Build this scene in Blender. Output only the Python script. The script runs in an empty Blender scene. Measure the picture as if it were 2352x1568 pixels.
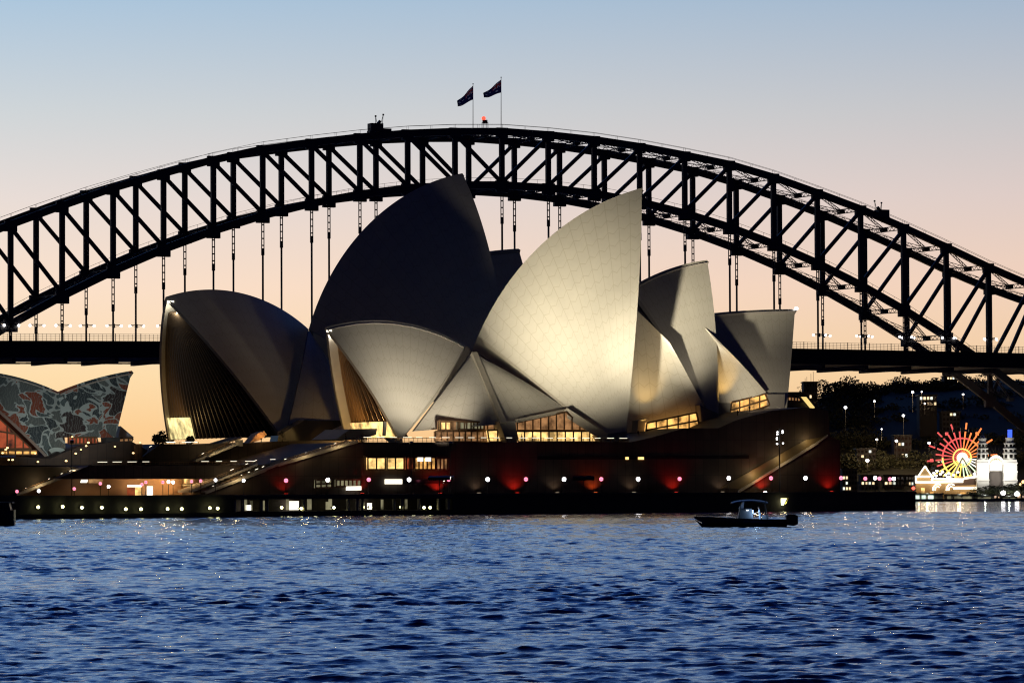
import bpy, math, random
import numpy as np
from mathutils import Vector, Matrix
random.seed(7); RNG = np.random.default_rng(11)
SC = bpy.context.scene; COL = SC.collection

# ------------------------------------------------------------------ camera
FL = 9200.0; EYE = 4.5; ROLL = 0.004; PITCH = math.atan(343 / FL)
FWD = np.array([0, math.cos(PITCH), math.sin(PITCH)]); UP0 = np.array([0, -math.sin(PITCH), math.cos(PITCH)])
RT = math.cos(ROLL) * np.array([1., 0, 0]) - math.sin(ROLL) * UP0
UPV = math.cos(ROLL) * UP0 + math.sin(ROLL) * np.array([1., 0, 0])
CAM = np.array([0, 0, EYE])
cd = bpy.data.cameras.new('camera'); co = bpy.data.objects.new('camera', cd); COL.objects.link(co)
cd.sensor_width = 36; cd.sensor_fit = 'HORIZONTAL'; cd.lens = 36 * FL / 2352
cd.clip_start = 1; cd.clip_end = 30000
M = Matrix.Identity(4)
for i in range(3):
    M[i][0] = RT[i]; M[i][1] = UPV[i]; M[i][2] = -FWD[i]; M[i][3] = CAM[i]
co.matrix_world = M
SC.camera = co
SC.view_settings.view_transform = 'Standard'; SC.view_settings.look = 'None'
SC.view_settings.exposure = 0; SC.view_settings.gamma = 1
SC.render.engine = 'CYCLES'; SC.cycles.use_denoising = True; SC.cycles.denoiser = 'OPENIMAGEDENOISE'; SC.cycles.denoising_prefilter = 'ACCURATE'; SC.cycles.pixel_filter_type = 'BLACKMAN_HARRIS'; SC.cycles.filter_width = 1.15
SC.cycles.sample_clamp_indirect = 1.5

# ------------------------------------------------------------------ sky after sunset (glow in the west, behind the bridge)
def lin(c): return tuple((x / 12.92 if x <= .04045 else ((x + .055) / 1.055) ** 2.4) for x in [v / 255 for v in c])
W = bpy.data.worlds.new('World'); SC.world = W; W.use_nodes = True
nt = W.node_tree; nt.nodes.clear()
def nd(t, kind, **kw):
    n = t.nodes.new(kind)
    for k, v in kw.items(): setattr(n, k, v)
    return n
def math_(t, op, a, b=None, c=None):
    n = nd(t, 'ShaderNodeMath', operation=op)
    for i, v in enumerate((a, b, c)):
        if v is None: continue
        if isinstance(v, (int, float)): n.inputs[i].default_value = v
        else: t.links.new(v, n.inputs[i])
    return n.outputs[0]
def ramp(t, fac, stops, interp='LINEAR'):
    n = nd(t, 'ShaderNodeValToRGB'); n.color_ramp.interpolation = interp
    e = n.color_ramp.elements
    while len(e) < len(stops): e.new(.5)
    for el, (p, c) in zip(e, stops):
        el.position = p; el.color = tuple(c)[:3] + (1,)
    t.links.new(fac, n.inputs[0]); return n.outputs[0]
def mix(t, fac, a, b, blend='MIX'):
    n = nd(t, 'ShaderNodeMix', data_type='RGBA', blend_type=blend)
    for s, v in ((n.inputs[0], fac), (n.inputs[6], a), (n.inputs[7], b)):
        if isinstance(v, (int, float)): s.default_value = v
        elif isinstance(v, tuple): s.default_value = tuple(v)[:3] + (1,)
        else: t.links.new(v, s)
    return n.outputs[2]
tc = nd(nt, 'ShaderNodeTexCoord'); sx = nd(nt, 'ShaderNodeSeparateXYZ'); nt.links.new(tc.outputs['Generated'], sx.inputs[0])
# elevation 0..1 stretched so that the first degrees get most of the ramp
el = math_(nt, 'POWER', math_(nt, 'MAXIMUM', sx.outputs[2], 0.0), 0.5)
E_ = lambda deg: math.sin(math.radians(deg)) ** .5
west = ramp(nt, el, [(0, lin((247, 180, 118))), (E_(.9), lin((252, 206, 148))), (E_(1.7), lin((253, 220, 172))),
                     (E_(2.9), lin((250, 222, 199))), (E_(4.2), lin((230, 217, 211))), (E_(5.4), lin((206, 210, 213))),
                     (E_(7.2), lin((167, 194, 218))), (E_(10), (.37, .56, .84)), (E_(15), (.28, .49, .88)), (E_(24), (.08, .27, .84)),
                     (E_(36), (.010, .065, .46)), (E_(50), (.003, .013, .09)), (1.0, (.002, .003, .010))])
east = ramp(nt, el, [(0, (.004, .004, .010)), (E_(10), (.003, .0035, .012)), (1.0, (.002, .003, .012))])
azf = nd(nt, 'ShaderNodeMapRange'); azf.interpolation_type = 'SMOOTHSTEP'
azf.inputs[1].default_value = .38; azf.inputs[2].default_value = .96
nt.links.new(sx.outputs[1], azf.inputs[0])
# the afterglow is strongest a little left of the bridge's middle
side = nd(nt, 'ShaderNodeMapRange'); side.inputs[1].default_value = -.13; side.inputs[2].default_value = .15
side.inputs[3].default_value = 1.04; side.inputs[4].default_value = .86
nt.links.new(sx.outputs[0], side.inputs[0])
glow = nd(nt, 'ShaderNodeVectorMath', operation='MULTIPLY'); cmb = nd(nt, 'ShaderNodeCombineXYZ')
nt.links.new(math_(nt, 'POWER', side.outputs[0], .6), cmb.inputs[0]); nt.links.new(side.outputs[0], cmb.inputs[1]); nt.links.new(side.outputs[0], cmb.inputs[2])
nt.links.new(west, glow.inputs[0]); nt.links.new(cmb.outputs[0], glow.inputs[1])
sky = mix(nt, azf.outputs[0], east, glow.outputs[0])
bg = nd(nt, 'ShaderNodeBackground'); out = nd(nt, 'ShaderNodeOutputWorld')
nt.links.new(sky, bg.inputs[0]); bg.inputs[1].default_value = 1.0; nt.links.new(bg.outputs[0], out.inputs[0])

# ------------------------------------------------------------------ geometry helpers
def V(*a): return np.array(a, float)
def ray(x, y): return FWD + (x - 1176) / FL * RT + (784 - y) / FL * UPV
def at(x, y, d):                      # the point seen at pixel (x, y) of the 2352-wide picture, d metres away
    v = ray(x, y); return CAM + v * (d / v[1])
def onplane(x, y, P0, n):
    v = ray(x, y); return CAM + v * (((P0 - CAM) @ n) / (v @ n))
def px(p):
    q = np.asarray(p) - CAM; z = q @ FWD
    return 1176 + FL * (q @ RT) / z, 784 - FL * (q @ UPV) / z
W0 = V(-31.3, 810, 0)
def fr(phi, off, base=W0):
    a = math.radians(phi); t = V(math.cos(a), math.sin(a), 0); n = V(-math.sin(a), math.cos(a), 0)
    return t, n, base + n * off
PT, PN, _ = fr(28, 0)
def pp(x, y, off): return onplane(x, y, W0 + PN * off, PN)      # on a plane parallel to the podium's front
def atz(x, off, z):                                             # same plane, pixel column x, height z
    lo, hi = 300., 1500.
    for _ in range(50):
        m = (lo + hi) / 2
        if pp(x, m, off)[2] > z: lo = m
        else: hi = m
    return pp(x, (lo + hi) / 2, off)
class MB:
    def __init__(s): s.v = []; s.f = []; s.m = []; s.uv = {}
    def add(s, vs, fs, m=0):
        o = len(s.v); s.v += [tuple(map(float, p)) for p in vs]
        for f in fs: s.f.append([i + o for i in f]); s.m.append(m)
        return s
    def box(s, c, sx, sy, sz, ax=None, m=0):
        c = np.asarray(c, float)
        a, b, d = ax if ax else (V(1, 0, 0), V(0, 1, 0), V(0, 0, 1))
        vs = [c + a * sx / 2 * i + b * sy / 2 * j + d * sz / 2 * k for k in (-1, 1) for j in (-1, 1) for i in (-1, 1)]
        return s.add(vs, [(0, 2, 3, 1), (4, 5, 7, 6), (0, 1, 5, 4), (2, 6, 7, 3), (0, 4, 6, 2), (1, 3, 7, 5)], m)
    def beam(s, p, q, w, h, up=None, m=0):
        p = np.asarray(p, float); q = np.asarray(q, float); d = q - p; L = np.linalg.norm(d); d = d / L
        up = V(0, 0, 1) if up is None else up
        if abs(d @ up) > .98: up = V(.92, .39, 0)
        a = np.cross(d, up); a /= np.linalg.norm(a); b = np.cross(a, d)
        return s.box((p + q) / 2, L, w, h, (d, a, b), m)
    def tube(s, p, q, r, n=8, r2=None, m=0):
        p = np.asarray(p, float); q = np.asarray(q, float); d = q - p; d = d / np.linalg.norm(d)
        a = np.cross(d, V(0, 0, 1) if abs(d[2]) < .9 else V(1, 0, 0)); a /= np.linalg.norm(a); b = np.cross(d, a)
        r2 = r if r2 is None else r2
        vs = [p + r * (math.cos(i * 2 * math.pi / n) * a + math.sin(i * 2 * math.pi / n) * b) for i in range(n)]
        vs += [q + r2 * (math.cos(i * 2 * math.pi / n) * a + math.sin(i * 2 * math.pi / n) * b) for i in range(n)]
        return s.add(vs, [(i, (i + 1) % n, n + (i + 1) % n, n + i) for i in range(n)] + [tuple(range(n))[::-1], tuple(range(n, 2 * n))], m)
    def ball(s, c, r, n=10, k=6, sz=1., m=0):
        c = np.asarray(c, float); vs = []
        for j in range(k + 1):
            t = math.pi * j / k
            for i in range(n):
                u = 2 * math.pi * i / n
                vs.append(c + r * V(math.sin(t) * math.cos(u), math.sin(t) * math.sin(u), sz * math.cos(t)))
        return s.add(vs, [(j * n + i, (j + 1) * n + i, (j + 1) * n + (i + 1) % n, j * n + (i + 1) % n) for j in range(k) for i in range(n)], m)
    def prism(s, pts, vec, m=0):
        n = len(pts); vec = np.asarray(vec, float); vs = list(pts) + [np.asarray(p) + vec for p in pts]
        return s.add(vs, [tuple(range(n)), tuple(range(2 * n - 1, n - 1, -1))] + [(i, n + i, n + (i + 1) % n, (i + 1) % n) for i in range(n)], m)
    def grid(s, P, uv=None, m=0, flip=False):
        a, b = P.shape[:2]; o = len(s.v)
        if uv is not None:
            for i in range(a * b): s.uv[o + i] = tuple(uv.reshape(-1, 2)[i])
        fs = []
        for i in range(a - 1):
            for j in range(b - 1):
                q = (i * b + j, i * b + j + 1, (i + 1) * b + j + 1, (i + 1) * b + j)
                fs.append(q[::-1] if flip else q)
        return s.add(P.reshape(-1, 3), fs, m)
    def build(s, name, mats, parent=None, smooth=False, org=None):
        if not isinstance(mats, (list, tuple)): mats = [mats]
        P = np.array(s.v)
        if parent is not None: org = ORG[parent.name]
        elif org is None: org = V((P[:, 0].min() + P[:, 0].max()) / 2, (P[:, 1].min() + P[:, 1].max()) / 2, P[:, 2].min())
        P = P - org
        me = bpy.data.meshes.new(name); me.from_pydata(P.tolist(), [], s.f)
        for m in mats: me.materials.append(m)
        me.polygons.foreach_set('material_index', s.m)
        if smooth: me.polygons.foreach_set('use_smooth', [True] * len(s.f))
        if s.uv:
            l = me.uv_layers.new(name='UVMap'); vi = np.empty(len(me.loops), int); me.loops.foreach_get('vertex_index', vi)
            l.data.foreach_set('uv', np.array([s.uv.get(int(i), (0, 0)) for i in vi], float).ravel())
        me.validate(); me.update()
        o = bpy.data.objects.new(name, me); COL.objects.link(o); ORG[o.name] = np.asarray(org, float)
        if parent is not None: o.parent = parent
        else: o.location = org
        return o
ORG = {}
def tag(o, label, cat, group=None, kind=None):
    o['label'] = label; o['category'] = cat
    if group: o['group'] = group
    if kind: o['kind'] = kind
    return o
def setting(o): o['kind'] = 'structure'; return o
def thing(name, loc, label, cat, group=None):
    o = bpy.data.objects.new(name, None); COL.objects.link(o); o.location = loc; ORG[o.name] = np.asarray(loc, float)
    o.empty_display_size = .5
    return tag(o, label, cat, group)
def children(o): return [c for c in ALLKIDS.get(o.name, [])]
def dup(root, loc, label=None, group=None, rz=None, scale=None):
    r = root.copy(); COL.objects.link(r); r.location = loc; ORG[r.name] = np.asarray(loc, float)
    if rz is not None: r.rotation_euler = (0, 0, rz)
    if scale is not None: r.scale = (scale,) * 3 if isinstance(scale, (int, float)) else scale
    if label: r['label'] = label
    if group: r['group'] = group
    for ch in list(root.children):
        c = ch.copy(); COL.objects.link(c); c.parent = r
        for g in list(ch.children):
            d = g.copy(); COL.objects.link(d); d.parent = c
    return r
def lamp(kind, loc, power, color, parent=None, target=None, size=60, blend=.6, radius=.4):
    ld = bpy.data.lights.new('lamp_light', kind); ld.energy = power; ld.color = color
    ld.shadow_soft_size = radius
    if kind == 'SPOT': ld.spot_size = math.radians(size); ld.spot_blend = blend
    o = bpy.data.objects.new('lamp_light', ld); COL.objects.link(o)
    loc = np.asarray(loc, float)
    o.location = loc - (ORG[parent.name] if parent is not None else 0)
    if target is not None:
        o.rotation_euler = Vector(np.asarray(target) - loc).to_track_quat('-Z', 'Y').to_euler()
    if parent is not None: o.parent = parent
    return o
ORD = ('first second third fourth fifth sixth seventh eighth ninth tenth eleventh twelfth thirteenth fourteenth fifteenth sixteenth '
       'seventeenth eighteenth nineteenth twentieth twenty-first twenty-second twenty-third twenty-fourth twenty-fifth twenty-sixth '
       'twenty-seventh twenty-eighth twenty-ninth thirtieth thirty-first thirty-second thirty-third thirty-fourth thirty-fifth').split()

# ------------------------------------------------------------------ materials
def pbsdf(name, col, rough=.6, metal=0., noise=0., nscale=1., bump=0., spec=.5, coord='Object'):
    m = bpy.data.materials.new(name); m.use_nodes = True; t = m.node_tree; b = t.nodes['Principled BSDF']
    b.inputs['Base Color'].default_value = tuple(col) + (1,); b.inputs['Roughness'].default_value = rough
    b.inputs['Metallic'].default_value = metal; b.inputs['Specular IOR Level'].default_value = spec
    if noise or bump:
        c = nd(t, 'ShaderNodeTexCoord'); n = nd(t, 'ShaderNodeTexNoise'); n.inputs['Scale'].default_value = nscale; n.inputs['Detail'].default_value = 6
        t.links.new(c.outputs[coord], n.inputs['Vector'])
        if noise:
            cc = mix(t, n.outputs['Fac'], tuple(x * (1 - noise) for x in col), tuple(min(1, x * (1 + noise)) for x in col))
            t.links.new(cc, b.inputs['Base Color'])
        if bump:
            bm = nd(t, 'ShaderNodeBump'); bm.inputs['Strength'].default_value = bump; t.links.new(n.outputs['Fac'], bm.inputs['Height'])
            t.links.new(bm.outputs[0], b.inputs['Normal'])
    return m
def emit(name, col, s, noise=0., nscale=1.):
    m = bpy.data.materials.new(name); m.use_nodes = True; t = m.node_tree; b = t.nodes['Principled BSDF']
    b.inputs['Base Color'].default_value = (.02, .02, .02, 1); b.inputs['Roughness'].default_value = .5
    b.inputs['Emission Color'].default_value = tuple(col) + (1,); b.inputs['Emission Strength'].default_value = s
    m.cycles.emission_sampling = 'NONE'          # small glowing faces: real lamps beside them do the lighting
    if noise:
        c = nd(t, 'ShaderNodeTexCoord'); n = nd(t, 'ShaderNodeTexNoise'); n.inputs['Scale'].default_value = nscale; n.inputs['Detail'].default_value = 3
        t.links.new(c.outputs['Object'], n.inputs['Vector'])
        r = nd(t, 'ShaderNodeMapRange'); r.inputs[1].default_value = .35; r.inputs[2].default_value = .65
        r.inputs[3].default_value = s * (1 - noise); r.inputs[4].default_value = s * (1 + noise)
        t.links.new(n.outputs['Fac'], r.inputs[0]); t.links.new(r.outputs[0], b.inputs['Emission Strength'])
    return m
def tile_mat(name, col, line, art=False):
    m = bpy.data.materials.new(name); m.use_nodes = True; t = m.node_tree; b = t.nodes['Principled BSDF']
    b.inputs['Roughness'].default_value = .42
    uv = nd(t, 'ShaderNodeUVMap'); uv.uv_map = 'UVMap'; s = nd(t, 'ShaderNodeSeparateXYZ'); t.links.new(uv.outputs[0], s.inputs[0])
    fu = math_(t, 'FRACT', s.outputs[0]); tri = math_(t, 'ABSOLUTE', math_(t, 'SUBTRACT', fu, .5))
    rib = math_(t, 'GREATER_THAN', tri, .472)
    row = math_(t, 'FRACT', math_(t, 'ADD', s.outputs[1], math_(t, 'MULTIPLY', tri, .62)))
    chev = math_(t, 'LESS_THAN', row, .075)
    ln = math_(t, 'MAXIMUM', math_(t, 'MULTIPLY', rib, .34), math_(t, 'MULTIPLY', chev, .28))
    n = nd(t, 'ShaderNodeTexNoise'); n.inputs['Scale'].default_value = .25; c = nd(t, 'ShaderNodeTexCoord'); t.links.new(c.outputs['Object'], n.inputs[0])
    n2 = nd(t, 'ShaderNodeTexNoise'); n2.inputs['Scale'].default_value = 1.6; n2.inputs['Detail'].default_value = 8; t.links.new(c.outputs['Object'], n2.inputs[0])
    base = mix(t, n.outputs['Fac'], tuple(x * .9 for x in col), tuple(x * 1.08 for x in col))
    base = mix(t, math_(t, 'MULTIPLY', n2.outputs['Fac'], .25), base, tuple(x * .7 for x in col))
    if art:      # projected artwork painted into the tile colour: pale outlines, dark teal and rust patches
        wv = nd(t, 'ShaderNodeTexNoise'); wv.inputs['Scale'].default_value = .16; wv.inputs['Detail'].default_value = 2.5; wv.inputs['Distortion'].default_value = 1.2
        t.links.new(c.outputs['Object'], wv.inputs[0])
        vo = nd(t, 'ShaderNodeTexVoronoi', feature='DISTANCE_TO_EDGE'); vo.inputs['Scale'].default_value = .2
        ad = nd(t, 'ShaderNodeVectorMath', operation='MULTIPLY_ADD'); ad.inputs[1].default_value = (11, 11, 11)
        t.links.new(wv.outputs['Color'], ad.inputs[0]); t.links.new(c.outputs['Object'], ad.inputs[2]); t.links.new(ad.outputs[0], vo.inputs['Vector'])
        vc = nd(t, 'ShaderNodeTexVoronoi'); vc.inputs['Scale'].default_value = .2; t.links.new(ad.outputs[0], vc.inputs['Vector'])
        sp = nd(t, 'ShaderNodeSeparateColor'); t.links.new(vc.outputs['Color'], sp.inputs[0])
        patch = ramp(t, sp.outputs[0], [(0, (.09, .12, .12)), (.2, (.05, .065, .07)), (.34, (.26, .075, .04)), (.72, (.05, .036, .034)), (.85, (.13, .15, .14)), (1, (.13, .15, .14))], 'CONSTANT')
        wa = nd(t, 'ShaderNodeTexWave'); wa.inputs['Scale'].default_value = .55; wa.inputs['Distortion'].default_value = 14; wa.inputs['Detail'].default_value = 3
        t.links.new(c.outputs['Object'], wa.inputs[0])
        patch = mix(t, math_(t, 'MULTIPLY', math_(t, 'GREATER_THAN', wa.outputs['Fac'], .8), .4), patch, (.25, .28, .26))
        base = mix(t, math_(t, 'LESS_THAN', vo.outputs['Distance'], .045), patch, (.42, .48, .45))
    colr = mix(t, ln, base, line) if not art else base
    t.links.new(colr, b.inputs['Base Color'])
    return m
TILE = tile_mat('cream_tile', (.70, .655, .56), (.40, .345, .22))
EDGE = pbsdf('edge_tile', (.52, .47, .38), .5, noise=.12, nscale=.8)
ART = tile_mat('projected_art_tile', (.5, .5, .5), (.3, .3, .3), art=True)
CONC = pbsdf('concrete', (.34, .31, .28), .8, noise=.2, nscale=.35)
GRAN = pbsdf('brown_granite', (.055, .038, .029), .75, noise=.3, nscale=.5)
def panels(m, w=1.9, h=1.25):
    t = m.node_tree; b = t.nodes['Principled BSDF']; src = b.inputs['Base Color'].links[0].from_socket
    c = nd(t, 'ShaderNodeTexCoord'); mp = nd(t, 'ShaderNodeMapping'); mp.inputs['Rotation'].default_value = (0, 0, math.radians(-28)); t.links.new(c.outputs['Object'], mp.inputs[0])
    sp = nd(t, 'ShaderNodeSeparateXYZ'); cb = nd(t, 'ShaderNodeCombineXYZ'); t.links.new(mp.outputs[0], sp.inputs[0]); t.links.new(sp.outputs[0], cb.inputs[0]); t.links.new(sp.outputs[2], cb.inputs[1])
    br = nd(t, 'ShaderNodeTexBrick'); br.offset = 0; br.inputs['Scale'].default_value = 1; br.inputs['Mortar Size'].default_value = .045; br.inputs['Brick Width'].default_value = w; br.inputs['Row Height'].default_value = h * 3
    br.inputs['Color1'].default_value = (1, 1, 1, 1); br.inputs['Color2'].default_value = (.72, .72, .72, 1); br.inputs['Mortar'].default_value = (.3, .3, .3, 1)
    t.links.new(cb.outputs[0], br.inputs[0]); t.links.new(mix(t, 1.0, src, br.outputs[0], 'MULTIPLY'), b.inputs['Base Color'])
panels(GRAN)
PAVE = pbsdf('paving', (.12, .105, .095), .8, noise=.2, nscale=.6)
DARKC = pbsdf('dark_stone', (.045, .042, .04), .85, noise=.4, nscale=.4, bump=.2)
STEEL = pbsdf('bridge_steel', (.075, .072, .072), .6, noise=.3, nscale=.3)
DECKM = pbsdf('bridge_deck', (.03, .03, .03), .8, noise=.3, nscale=.2)
BRONZE = pbsdf('bronze_frame', (.16, .09, .045), .45, metal=.3)
BLACK = pbsdf('black_metal', (.018, .018, .02), .5)
GLASSD = pbsdf('dark_glass', (.02, .017, .015), .12)
WHITEP = pbsdf('white_plaster', (.8, .78, .74), .6, noise=.06, nscale=1)
E_WHITE = emit('white_lamp', (1, .97, .98), 9.0)
E_PINK = emit('pink_lamp', (1, .22, .34), 2.3)
E_RED = emit('red_lamp', (1, .08, .05), 4.0)
E_LED = emit('handrail_led', (1, .93, .72), 1.8)
E_YEL = emit('yellow_lamp', (1, .95, .42), 8.0)
E_WARM = emit('warm_interior', (1, .50, .13), .95, noise=.8, nscale=.45)
E_WARM2 = emit('pale_interior', (1, .62, .21), 1.2, noise=.7, nscale=.5)
E_DIM = emit('dim_interior', (.62, .30, .12), .45, noise=.6, nscale=.6)
E_OLIVE = emit('olive_interior', (.5, .45, .26), .32, noise=.7, nscale=.5)
E_BRT = emit('bright_panel', (1, .93, .75), 2.0)
E_REDW = emit('red_interior', (1, .18, .06), .2, noise=.9, nscale=.5)

# ------------------------------------------------------------------ water: one sheet, finer towards the viewer
def water():
    na = 800; r = [56.]
    while r[-1] < 3600: r.append(r[-1] + min(max(.10, .00115 * r[-1]) if r[-1] < 800 else .012 * r[-1], 60))
    r = np.array(r, np.float32); nr = len(r); ang = np.radians(np.linspace(-13.2, 13.2, na)).astype(np.float32)
    A, R = np.meshgrid(ang, r); X = np.sin(A) * R; Y = np.cos(A) * R; Z = np.zeros_like(X); X0, Y0 = X.copy(), Y.copy()
    dr = np.gradient(r)[:, None]
    for i in range(130):
        lam = .26 * (4.0 / .26) ** (RNG.random() ** 1.2); k = 2 * math.pi / lam
        th = math.radians(-92 + RNG.normal(0, 24)); kx, ky = k * math.cos(th), k * math.sin(th)
        a = .037 / k * ((.5 if lam > 2.6 else .8) if lam > 1.5 else 1.0)
        ph = (kx * X0 + ky * Y0 + RNG.random() * 6.283).astype(np.float32)
        fade = np.clip(lam / (2.4 * dr * max(.3, abs(math.sin(th)))) - .3, 0, 1).astype(np.float32)
        Z += a * fade * np.sin(ph); g = a * fade * .95 * np.cos(ph); X += g * math.cos(th); Y += g * math.sin(th)
    # gusts: patches of rougher and calmer water
    G = np.ones_like(Z)
    for i in range(14):
        lam = 14 + 60 * RNG.random(); th = RNG.random() * 6.283
        G += .09 * np.sin(2 * math.pi / lam * (math.cos(th) * X0 * .55 + math.sin(th) * Y0 * .45) + RNG.random() * 6.28)
    Z *= np.clip(G, .6, 1.35)
    P = np.stack([X, Y, Z], -1).reshape(-1, 3)
    idx = np.arange(na * nr).reshape(nr, na)
    F = np.stack([idx[:-1, :-1], idx[:-1, 1:], idx[1:, 1:], idx[1:, :-1]], -1).reshape(-1, 4)
    S = 14000.; nv = len(P)
    P = np.vstack([P, [[-S, -S, -.9], [S, -S, -.9], [S, S, -.9], [-S, S, -.9]]]); F = np.vstack([F, [[nv, nv + 1, nv + 2, nv + 3]]])
    me = bpy.data.meshes.new('water'); me.vertices.add(len(P)); me.vertices.foreach_set('co', P.ravel())
    me.loops.add(F.size); me.loops.foreach_set('vertex_index', F.ravel().astype(np.int32))
    me.polygons.add(len(F)); me.polygons.foreach_set('loop_start', np.arange(0, F.size, 4, dtype=np.int32))
    me.polygons.foreach_set('use_smooth', np.ones(len(F), bool))
    me.update(calc_edges=True); me.validate()
    m = bpy.data.materials.new('harbour_water'); m.use_nodes = True; t = m.node_tree; b = t.nodes['Principled BSDF']
    b.inputs['Base Color'].default_value = (.002, .026, .30, 1); b.inputs['Roughness'].default_value = .06; b.inputs['IOR'].default_value = 1.42
    c = nd(t, 'ShaderNodeTexCoord'); mp = nd(t, 'ShaderNodeMapping'); mp.inputs['Scale'].default_value = (.75, 1.5, 1)
    t.links.new(c.outputs['Object'], mp.inputs[0])
    n = nd(t, 'ShaderNodeTexNoise'); n.inputs['Scale'].default_value = 1.5; n.inputs['Detail'].default_value = 8; n.inputs['Roughness'].default_value = .62; n.inputs['Distortion'].default_value = .4
    t.links.new(mp.outputs[0], n.inputs[0])
    bm = nd(t, 'ShaderNodeBump'); bm.inputs['Strength'].default_value = .55; bm.inputs['Distance'].default_value = .11
    t.links.new(n.outputs['Fac'], bm.inputs['Height']); t.links.new(bm.outputs[0], b.inputs['Normal'])
    me.materials.append(m)
    o = bpy.data.objects.new('water', me); COL.objects.link(o); setting(o)
water()

# ------------------------------------------------------------------ steel arch bridge
BX0, BD0, BTH = -3.339, 1412.55, .41287; PAN = 17.97
BT = V(math.cos(BTH), math.sin(BTH), 0); BN = V(-math.sin(BTH), math.cos(BTH), 0)
def bp(s, off, z): return V(BX0, BD0, 0) + BT * s + BN * off + V(0, 0, z)
TOPZ = [131.4, 130.8, 129.6, 127.7, 125.2, 122.4, 118.2, 113.0, 107.5, 101.1, 94.3, 87.2, 80.8, 75.5, 71.5]
def tz(k): return TOPZ[abs(k - 14)]
def bz(k): return 112.4 - .515 * (k - 14) ** 2
def dz(s): return 55.9 - 1.6 * (s / 252) ** 2
def bs(k): return (k - 14) * PAN
def bridge():
    root = thing('arch_bridge', bp(0, 15, 0), 'dark steel arch bridge with truss hangers and road deck behind the sails', 'bridge')
    for off in (0, 30):
        for nm, fz, h in (('top_chord', tz, 2.5), ('bottom_chord', bz, 2.7)):
            m = MB()
            for k in range(0, 28):
                p, q = bp(bs(k), off, fz(k)), bp(bs(k + 1), off, fz(k + 1)); d = (q - p) / np.linalg.norm(q - p)
                m.beam(p - d * .5, q + d * .5, 1.5, h)
                if nm == 'bottom_chord': m.box(bp(bs(k), off, fz(k) - .5), 4.6, 1.62, 4.2, (BT, BN, V(0, 0, 1)))
                else: m.box(bp(bs(k), off, fz(k) - .5), 4.2, 1.62, 3.6, (BT, BN, V(0, 0, 1)))
            m.build(nm, STEEL, root)
        for k in range(0, 29):
            MB().beam(bp(bs(k), off, bz(k) + 1), bp(bs(k), off, tz(k) - 1), 1.35, 1.75, BT).build('vertical_post', STEEL, root)
        for k in range(0, 28):
            a, b = ((k, k + 1) if k < 14 else (k + 1, k))
            m = MB().beam(bp(bs(a), off, tz(a) - .8), bp(bs(b), off, bz(b) + .8), 1.1, 1.25); m.build('diagonal_brace', STEEL, root)
        for k in range(4, 25):
            z0 = bz(k) - 2; z1 = dz(bs(k))
            m = MB(); L = min(9.5, (z0 - z1) * .55)
            for s in (-.42, .42): m.beam(bp(bs(k) + s, off, z0), bp(bs(k) + s, off, z0 - L), .22, .3, BT)
            for q in range(4): m.box(bp(bs(k), off, z0 - L * (q + .5) / 4), 1.0, .3, .45, (BT, BN, V(0, 0, 1)))
            m.beam(bp(bs(k), off, z0 - L + .2), bp(bs(k), off, z0 - L - 2.2), .8, .95, BT)
            if z0 - L - 2 > z1: m.beam(bp(bs(k), off, z0 - L - 2), bp(bs(k), off, z1 - 3), .5, .56, BT)
            m.build('hanger', STEEL, root)
    def lattice(m, p, q, h, w=.22):
        d = q - p; L = np.linalg.norm(d); n = max(4, int(L / 1.5)); u = V(0, 0, h / 2)
        m.beam(p + u, q + u, w, w); m.beam(p - u, q - u, w, w)
        for i in range(n):
            a, b = p + d * i / n, p + d * (i + 1) / n; sgn = 1 if i % 2 else -1
            m.beam(a + u * sgn, b - u * sgn, .14, .16)
    for nm, fz, rng in (('top_lateral', tz, range(1, 27)), ('bottom_lateral', bz, range(2, 26))):
        for k in rng:
            m = MB(); a0, a1 = bp(bs(k), 1, fz(k)), bp(bs(k), 29, fz(k)); c = (a0 + a1) / 2
            lattice(m, a0, a1, 1.5, .3)
            mid = bp(bs(k + 1), 15, fz(k + 1)); lattice(m, a0, mid, 1.1); lattice(m, a1, mid, 1.1)
            m.box(mid, 2.2, 2.2, 1.3, (BT, BN, V(0, 0, 1)))
            m.build(nm, STEEL, root)
    m = MB()
    for s in np.linspace(-330, 330, 133)[:-1]:
        z0, z1 = dz(s), dz(s + 5)
        m.prism([bp(s, -9.5, z0), bp(s + 5, -9.5, z1), bp(s + 5, -9.5, z1 - 5.6), bp(s, -9.5, z0 - 5.6)], BN * 49)
    m.build('road_deck', DECKM, root)
    m = MB()
    for s in np.arange(-326, 326, 1.5):
        z = dz(s); m.beam(bp(s, -9.3, z), bp(s, -9.3, z + 2.3), .09, .09, BT)
    for s in np.arange(-326, 324, 9.0):
        m.beam(bp(s, -9.3, dz(s)), bp(s, -9.3, dz(s) + 2.5), .2, .2, BT)
        for h in (.5, 1.1, 1.7, 2.3): m.beam(bp(s, -9.3, dz(s) + h), bp(s + 9, -9.3, dz(s + 9) + h), .07, .10)
    m.build('safety_fence', STEEL, root)
    m = MB()
    for s in np.arange(-325, 320, 6.0):
        z = dz(s) - 7.2; m.beam(bp(s, -2, z), bp(s + 6, -2, z), .35, .3); m.beam(bp(s, 5, z), bp(s + 6, 5, z), .35, .3)
    for k in range(-2, 31):
        s = bs(k); z = dz(s) - 5.6; m.box(bp(s, 15, z - .75), 1.3, 38, 1.5, (BT, BN, V(0, 0, 1)))
    m.build('underdeck_walkway', STEEL, root)
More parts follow.
